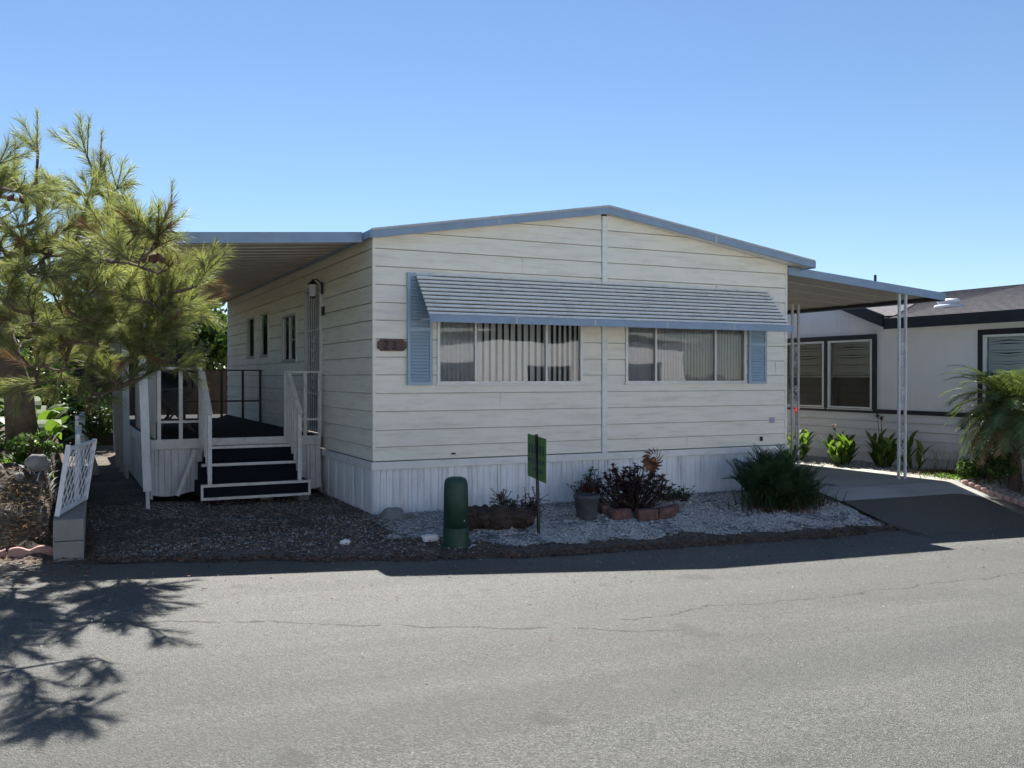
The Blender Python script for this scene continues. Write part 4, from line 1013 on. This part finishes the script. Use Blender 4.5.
# ================================================================== HOME ACROSS THE STREET (behind the camera, seen in the panes)
sheet('bounce_lot', frange(-40, 40, 4), lambda a: -40, lambda a: -11.52, 8, .0, 'concrete', lambda a, b: g(a, -12))  # pale ground added behind the camera to bounce sunlight onto the shaded walls
for k, (x, lab) in enumerate(((-19.5, 'sunlit white mobile home across the street, leftmost of the three'), (-7, 'sunlit white mobile home straight across the street, mirrored in the panes'), (5.5, 'sunlit white mobile home across the street, rightmost of the three'))):
    oh = thing('opposite_home', lab, 'mobile home', (x+5, -17, 0), 'white homes across the street')
    mb = MB(); mb.box(x, -26, -.6, x+10.2, -15.2, 2.75); mb.build('wall', 'nwhite', oh)
    mb = MB(); mb.prism([(x-.3, 2.76), (x+5.1, 3.3), (x+10.5, 2.76), (x+10.5, 2.9), (x+5.1, 3.46), (x-.3, 2.9)], -26.2, -14.9); mb.build('roof', 'roofm', oh)
    for xx in (x+.9, x+4.2, x+7.6): mb = MB(); mb.box(xx, -15.19, 1.0, xx+1.6, -15.16, 2.0); mb.build('window', 'dark', oh)

# ================================================================== LEFT SIDE: WALL, LATTICE, BANK, PLANTS
def wl(t): return (-3.06+.03*t, -1.42+t)      # right-hand face of the block wall
for i in range(12):
    t0 = i*.42; a, b = wl(t0)
    for lv in (0, 1):
        z0 = g(a+.05, b)-.02+lv*.19
        ORD = ['first', 'second', 'third', 'fourth', 'fifth', 'sixth', 'seventh', 'eighth', 'ninth', 'tenth', 'eleventh', 'twelfth', 'thirteenth', 'fourteenth', 'fifteenth', 'sixteenth']
        lab = '%s grey wall block from the street, %s course, under the lattice' % (ORD[i], ('lower', 'upper')[lv])
        if i == 0: lab = ('front block at the foot of the low wall, darker and half sunk', 'front upper block of the low wall, squared end facing the street')[lv]
        if i == 0 and lv == 0:
            mb = MB(); mb.box(a-.24, b, z0, a, b+.40, z0+.185); B0 = single('wall_block', mb, 'cblock', lab, 'block', (a, b, z0), 'concrete blocks of the low garden wall', bevel=.008)
        else: dup(B0, (a, b, z0), -.03+.01*lv, 1, lab)
lt = thing('lattice_fence', 'white diamond lattice fence panels standing on the low block wall', 'fence', (-3.15, 0, .4))
def lpan(t0, t1, z0, z1, lean=0):
    mb = MB(); fr = MB()
    (a0, b0), (a1, b1) = t0, t1; t0, t1 = 0, math.hypot(a1-a0, b1-b0)
    P = lambda s_, z, d=0: (a0+(a1-a0)*s_+d+lean*(z-z0), b0+(b1-b0)*s_, z)
    L = t1-t0; H = z1-z0; st_ = .15; k = -H
    while k < L:
        for dr_, d in ((1, .004), (-1, -.004)):
            s0, s1 = k, k+H
            x0, x1 = max(0, s0), min(L, s1)
            if x1-x0 < .02: continue
            za, zb = (x0-s0), (x1-s0)
            if dr_ < 0: za, zb = H-za, H-zb
            mb.bar(P(x0/L, z0+za, d), P(x1/L, z0+zb, d), .028, .006, (1, 0, 0) if True else None)
        k += st_
    fr.bar(P(0, z0), P(0, z1+.04), .05, .04, (1, 0, 0)); fr.bar(P(1, z0), P(1, z1+.02), .04, .04, (1, 0, 0)); fr.bar(P(0, z0+.02), P(1, z0+.02), .03); fr.bar(P(0, z1), P(1, z1), .03)
    mb.build('lattice_panel', 'lattice', lt); fr.build('panel_frame', 'lattice', lt)
lpan((-3.27, -1.25), (-3.02, -.15), .37, .95, .15); lpan((-3.10, -.18), (-3.04, 2.2), .37, .98, .02); lpan((-3.06, 2.25), (-2.95, 4.0), .37, 1.08)
# rocks on the bank
rk = None
for i in range(16):
    a = -3.45-.16*i+rnd.uniform(-.05, .05); b = -.12+rnd.uniform(-.12, .15); z = g(a, b)
    lab = '%s pale stone from the block wall along the garden bank rim' % ORD[i]
    if rk is None:
        mb = MB(); mb.blob((a, b, z+.05), (.12, .09, .09), 4, .3, 12, 8); rk = single('bank_stone', mb, 'rock', lab, 'rock', (a, b, z), 'pale stones along the garden bank rim', smooth=True)
    else: dup(rk, (a, b, z-.02), rnd.uniform(0, 6), rnd.uniform(.35, .9), lab)
rk = None
for i in range(5):
    a, b = -3.45-.42*i, -1.12+rnd.uniform(-.04, .04); z = g(a, b)
    labs = '%s pink scalloped edging piece from the block wall, under the bank' % ORD[i]
    if rk is None:
        mb = MB(); pts = [(a-.2, z-.03)]+[(a-.2+.4*k/24, z+.06+.035*abs(math.sin(k/24*2*math.pi+.6))) for k in range(25)]+[(a+.2, z-.03)]
        mb.prism(pts, b-.03, b+.03); rk = single('bank_edging', mb, 'pink', labs, 'edging', (a, b, z), 'pink scalloped edging under the bank', bevel=.01)
    else: dup(rk, (a, b, z), rnd.uniform(-.15, .15), 1, labs)
# bowl planter
mb = MB(); z = g(-3.52, 2.2); mb.lathe((-3.52, 2.2, z-.02), [(.11, 0), (.14, .02), (.19, .20), (.21, .21), (.21, .235), (.19, .236), (.18, .2), (0, .2)], 28)
bw = thing('bowl_planter', 'wide grey bowl planter on the garden bank beside the lattice', 'plant pot', (-3.52, 2.2, z)); mb.build('bowl', 'bowl', bw, True)
def bigleaf(name, label, c, n, L, wd, m, seed, z=None, up=1.2):
    r_ = random.Random(seed); z = g(*c) if z is None else z; t_ = thing(name, label, 'plant', (c[0], c[1], z)); mb = MB(); ms = MB()
    for k in range(n):
        t = k*2.4+r_.uniform(-.3, .3); u = r_.uniform(.5, 1.6)*up; l = L*r_.uniform(.7, 1.1)
        d = Vector((math.cos(t), math.sin(t), u)).normalized(); q = Vector((c[0], c[1], z))+d*l*.5
        ms.tube([(c[0], c[1], z), q], [.014, .009], 5); mb.blade(q, d+Vector((0, 0, -.2)), l*.75, wd, 1.5, 8, taper=3, tipw=.05, mid=.35, fold=.2)
    mb.build('leaves', m, t_); ms.build('stem', 'leafm', t_); return t_
bigleaf('broadleaf_plant', 'broad-leaved bright green plant behind the grey bowl planter', (-3.55, 3.0), 20, .75, .17, 'leafb', 3)
bigleaf('broadleaf_plant', 'broad-leaved plant overhanging the top of the lattice fence', (-3.5, 3.4), 18, .85, .16, 'leafb', 5)
shrub('hedge_shrub', 'dark shrub in front of the brown board fence beside the porch', (-3.1, 11.4), (1.0, .9, .75), 5000, .10, 'leafd', 44, clumps=24)
shrub('hedge_shrub', 'dark shrub filling the gap behind the pine trunk', (-5.2, 7.6), (1.3, 1.2, .95), 6000, .10, 'leafd', 45, clumps=28)
shrub('hedge_shrub', 'dark shrub at the back fence left of centre, partly behind the pine', (-6.6, 11.2), (1.6, 1.0, .9), 6000, .11, 'leafd', 46, clumps=28)
bigleaf('broadleaf_plant', 'large pale-leaved plant rising at the left of the pine trunk', (-4.2, 2.6), 18, .8, .16, 'leafm', 6)
bigleaf('agave_plant', 'spiky blue green agave between the pine trunk and bowl', (-3.72, 1.95), 18, .42, .06, 'aeong', 7, up=1.0)
tuft('bank_grass', 'small bright grass tuft at the foot of the pine trunk', (-3.55, .75), .3, .3, 260, .22, 'leafb', 31, 1.1, .016)
tuft('bank_grass', 'silvery small plant hanging over the bank edge by the wall', (-3.38, .05), .2, .2, 140, .16, 'lattice', 32, 1.0, .012)
shrub('hedge_shrub', 'dark green shrub behind the lattice fence near the porch', (-3.9, 6.0), (1.0, 1.4, .8), 6000, .09, 'leafm', 41, clumps=26)
shrub('hedge_shrub', 'dark bushy shrub filling the garden left of the pine', (-5.6, 4.0), (1.2, 1.2, .9), 6000, .09, 'leafd', 42, clumps=26)
shrub('hedge_shrub', 'bushy green shrub at the far left end of the garden', (-6.9, 3.2), (1.2, 1.2, 1.0), 6000, .09, 'leafm', 43, clumps=26)

bigleaf('broadleaf_plant', 'broad-leaved plant between the pine trunk and the white lattice', (-3.42, 1.5), 16, .62, .13, 'leafb', 15)
shrub('bank_shrub', 'low leafy green shrub spilling over the bank by the lattice', (-3.48, .55), (.28, .45, .2), 1300, .06, 'leafm', 61, clumps=12)
shrub('bank_shrub', 'low grey green shrub on the bank rim left of the trunk', (-4.1, .25), (.4, .35, .2), 1300, .05, 'aeong', 62, clumps=12)
tuft('bank_straw', 'dry straw litter tuft hanging down the bank face', (-3.6, -.45), .5, .4, 260, .2, 'dry', 63, .6, .008)
# pine tree ----------------------------------------------------------
PXO = .12
px = thing('pine_tree', 'backlit long-needled pine with cones leaning over the porch roof', 'pine tree', (-3.75, 1.6, g(-3.75, 1.6)))
r_ = random.Random(21); pz = g(-3.75, 1.6)-.05
tr = [Vector((-3.62, 1.6, pz)), Vector((-3.66, 1.6, 1.4)), Vector((-3.85, 1.5, 2.1)), Vector((-4.1, 1.3, 2.8)), Vector((-4.3, 1.0, 3.5)), Vector((-4.5, .8, 4.2))]
mb = MB(); mb.tube(tr, [.175, .155, .13, .11, .08, .04], 14); mb.build('trunk', 'bark', px, True)
def PX(x, y, Z):        # sight line -> plot frame, used only to lay out limb targets at a real distance
    X = (x-512)*Z/925; zz = 1.585-(y-377)*Z/925; a, b = UN(X, Z); return Vector((a, b, zz))
targets = []
spec = [(225-i*13+(i*37) % 9, 262+((i*53) % 120), 7.7+((i*29) % 17)/10) for i in range(16)]+[(135+(i*41) % 75, 250+(i*67) % 110, 8.0+((i*31) % 10)/10) for i in range(14)]+[(20, 165, 8.3), (38, 130, 8.5), (62, 165, 8.0), (88, 128, 8.2), (105, 160, 8.4), (112, 195, 7.8), (85, 190, 7.4), (60, 210, 7.2), (20, 215, 7.0), (40, 190, 8.8), (118, 200, 8.6),
        (168, 205, 8.6), (178, 218, 8.4), (150, 235, 8.2), (128, 235, 8.5), (175, 240, 8.3), (150, 262, 8.0), (120, 262, 7.6), (95, 248, 7.9), (70, 250, 7.5), (40, 250, 7.2), (10, 250, 7.6), (10, 190, 9),
        (215, 285, 8.6), (205, 262, 8.9), (212, 305, 8.4), (190, 270, 8.2), (195, 320, 8.3), (185, 295, 8.8), (170, 285, 7.9), (165, 310, 8.2), (185, 335, 8.6), (160, 335, 8.0), (145, 300, 7.7), (140, 330, 8.4), (130, 352, 8.2), (160, 355, 8.5),
        (120, 290, 7.5), (120, 320, 7.8), (100, 285, 7.2), (95, 315, 7.6), (100, 345, 7.9), (75, 280, 7.3), (75, 310, 7.4), (75, 340, 7.8), (55, 295, 7.7), (50, 325, 7.4), (45, 275, 7.0), (30, 300, 7.3), (30, 335, 7.6), (10, 285, 7.1), (10, 320, 7.5), (15, 350, 7.9),
        (110, 370, 8.4), (85, 368, 8.2), (60, 360, 8.1), (35, 362, 8.4), (130, 378, 8.7), (60, 385, 8.8), (20, 385, 8.6), (100, 395, 9)]
for x, y, Z in spec: targets.append(PX(x-(22 if x > 180 else 18 if x > 118 and y < 270 else 0), y+(24 if y < 230 else 12 if x > 180 and y < 275 else 0), 6.3+(x*7+y*3) % 9/10 if (118 < x < 200 and y < 270) else Z))
for _ in range(34):                                 # limbs toward the street
    targets.append(Vector((r_.uniform(-4.6, -2.7), r_.uniform(-2.3, .6), r_.uniform(2.0, 3.3))))
for _ in range(42):                                 # the rest of the crown, mostly left of the frame
    t = r_.uniform(0, 6.28); rr_ = 2.2*math.sqrt(r_.random()); p = Vector((-5.0+rr_*math.cos(t)*1.1, .6+rr_*math.sin(t), r_.uniform(2.0, 4.1-.2*rr_)))
    targets.append(p)
ndl = MB(); dryn = MB(); twg = MB(); brs = []
nodes = [tr[1].lerp(tr[2], .5), tr[2], tr[3], tr[4], tr[5]]; nrad = {}
targets.sort(key=lambda p: min((p-q).length for q in nodes))
tipinfo = []
for p in targets:
    q = min(nodes, key=lambda n: (p-n).length+max(0, (n.z-p.z))*.6); L = (p-q).length
    k = max(3, int(L/.22)); pts = [q]
    sag = Vector((r_.uniform(-.08, .08), r_.uniform(-.08, .08), -.10*L))
    for i in range(1, k+1):
        t = i/k; pt_ = q.lerp(p, t)+sag*math.sin(math.pi*t)*1.0+Vector((r_.uniform(-.02, .02), r_.uniform(-.02, .02), r_.uniform(-.02, .02))); pts.append(pt_)
        if t < .85: nodes.append(pt_)
    r0 = min(.05, .012+.018*L); twg.tube(pts, [r0*(1-.75*i/k) for i in range(k+1)], 5, False)
    tipinfo.append((pts[-1], (pts[-1]-pts[-2]).normalized(), pts))
def needles(tgt, p, d, L, n, nl, w_=.0034):
    d = d.normalized(); side = d.cross(Vector((.3, .2, .93))).normalized(); up = side.cross(d)
    for i in range(n):
        t = r_.random()**.8; q = p+d*(L*t); an = r_.uniform(0, 6.283); sp_ = r_.uniform(.28, .75)
        v = (d+(side*math.cos(an)+up*math.sin(an))*sp_); v.z -= .10; v.normalize(); l = nl*r_.uniform(.7, 1.15); s_ = v.cross(Vector((r_.random()-.5, r_.random()-.5, r_.random()-.5))).normalized()*w_/2
        e = q+v*l; e.z -= l*l*.8
        tgt.add([q-s_, q+s_, q+v*l*.55+s_*.9, e, q+v*l*.55-s_*.9], [(0, 1, 2, 3, 4)])
for (p, d, pts) in tipinfo:
    vis = p.x > -5.2
    for k in range(7 if vis else 5):
        dd = (d*.9+Vector((r_.gauss(0, .6), r_.gauss(0, .6), r_.gauss(.38, .4)))).normalized(); L = r_.uniform(.16, .32)
        s0 = p if k < 4 else pts[-2].lerp(pts[-3] if len(pts) > 2 else pts[-2], r_.random())
        twg.tube([s0, s0+dd*L], [.005, .0025], 4, False)
        needles(dryn if r_.random() < .07 else ndl, s0, dd, L, 125 if vis else 45, .14, .0021 if vis else .006)
for (x, y, Z) in ((38, 112, 8.4), (88, 118, 8.2), (101, 132, 8.2), (172, 182, 8.6), (15, 140, 8.4), (160, 200, 8.6), (125, 215, 8.4)):      # long upright leaders
    p = PX(x, y+38, Z); e = PX(x+r_.uniform(-3, 3), y, Z); twg.tube([min(nodes, key=lambda n: (p-n).length), p, e], [.008, .006, .003], 5, False); needles(ndl, p, e-p, (e-p).length, 110, .08)
twg.build('branches', 'bark', px); ndl.build('needles', 'needle', px); dryn.build('dead_needles', 'needle2', px)
cm = None
hi = [t for t in tipinfo if t[0].z > 2.5 and t[0].x > -4.6]
for i in range(60):
    p, d, pts = r_.choice(hi); q = pts[-2]+Vector((r_.uniform(-.05, .05), r_.uniform(-.05, .05), -.03))
    if cm is None:
        mb = MB(); mb.lathe((0, 0, -.075), [(.004, 0), (.015, .012), (.022, .035), (.018, .06), (.006, .085)], 10); me_ = mb.build('pine_cone', 'cone', px, True); me_.data.transform(Matrix.Translation(Vector(px['_b']))); cm = me_; c = cm
    else: c = cm.copy(); COL.objects.link(c); c.parent = px
    c.location = q-Vector(px['_b']); c.rotation_euler = (r_.uniform(-.8, .8), r_.uniform(-.8, .8), 0)

# trees behind, and a board fence added to darken the gap below them
fb = thing('added_dark_fence', 'dark brown board fence added to darken the back of the lot behind the porch', 'fence', (-4, 13.2, 0))
mb = MB(); a = -13
while a < 0.5: mb.box(a, 13.2+.004*math.sin(a*9), 0, a+.1445, 13.22, 1.75+.02*math.sin(a*5)); a += .145
mb.build('boards', 'fencew', fb)
mb = MB()
for a in frange(-13, .4, 2.4): mb.box(a-.05, 13.225, 0, a+.05, 13.32, 1.8)
mb.build('fence_posts', 'fencew', fb)
TL = ['dense green tree behind the far end of the porch', 'dark broad tree behind the brown fence, middle left', 'mid green tree far behind the pine, left of the dark one', 'low bushy tree at the far left beyond the garden', 'dark tree nearest the left frame edge behind the pine']
for i, (a, b, h, rx, m) in enumerate(((-.9, 15.4, 4.3, 2.3, 'leafm'), (-3.9, 15.6, 4.2, 2.4, 'leafd'), (-7.0, 14.6, 4.0, 2.5, 'leafm'), (-9.9, 12.0, 3.9, 2.5, 'leafd'), (-12, 8.6, 3.8, 2.5, 'leafm'))):
    t_ = thing('garden_tree', TL[i], 'tree', (a, b, 0), 'trees behind the garden'); q_ = random.Random(50+i)
    mb = MB(); leafcloud(mb, (a, b, h*.56), (rx, rx*.8, h*.46), 13000, .20, q_, 46); mb.build('crown', m, t_)
    mb = MB(); mb.tube([(a, b, -.1), (a+.1, b, h*.3), (a, b+.1, h*.6)], [.16, .12, .06], 9)
    for k in range(6): mb.tube([(a+.1, b, h*.3), (a+rx*.5*math.cos(k), b+rx*.4*math.sin(k), h*.65)], [.07, .02], 6)
    mb.build('trunk', 'bark', t_)

for o in bpy.data.objects:
    if '_b' in o: del o['_b']
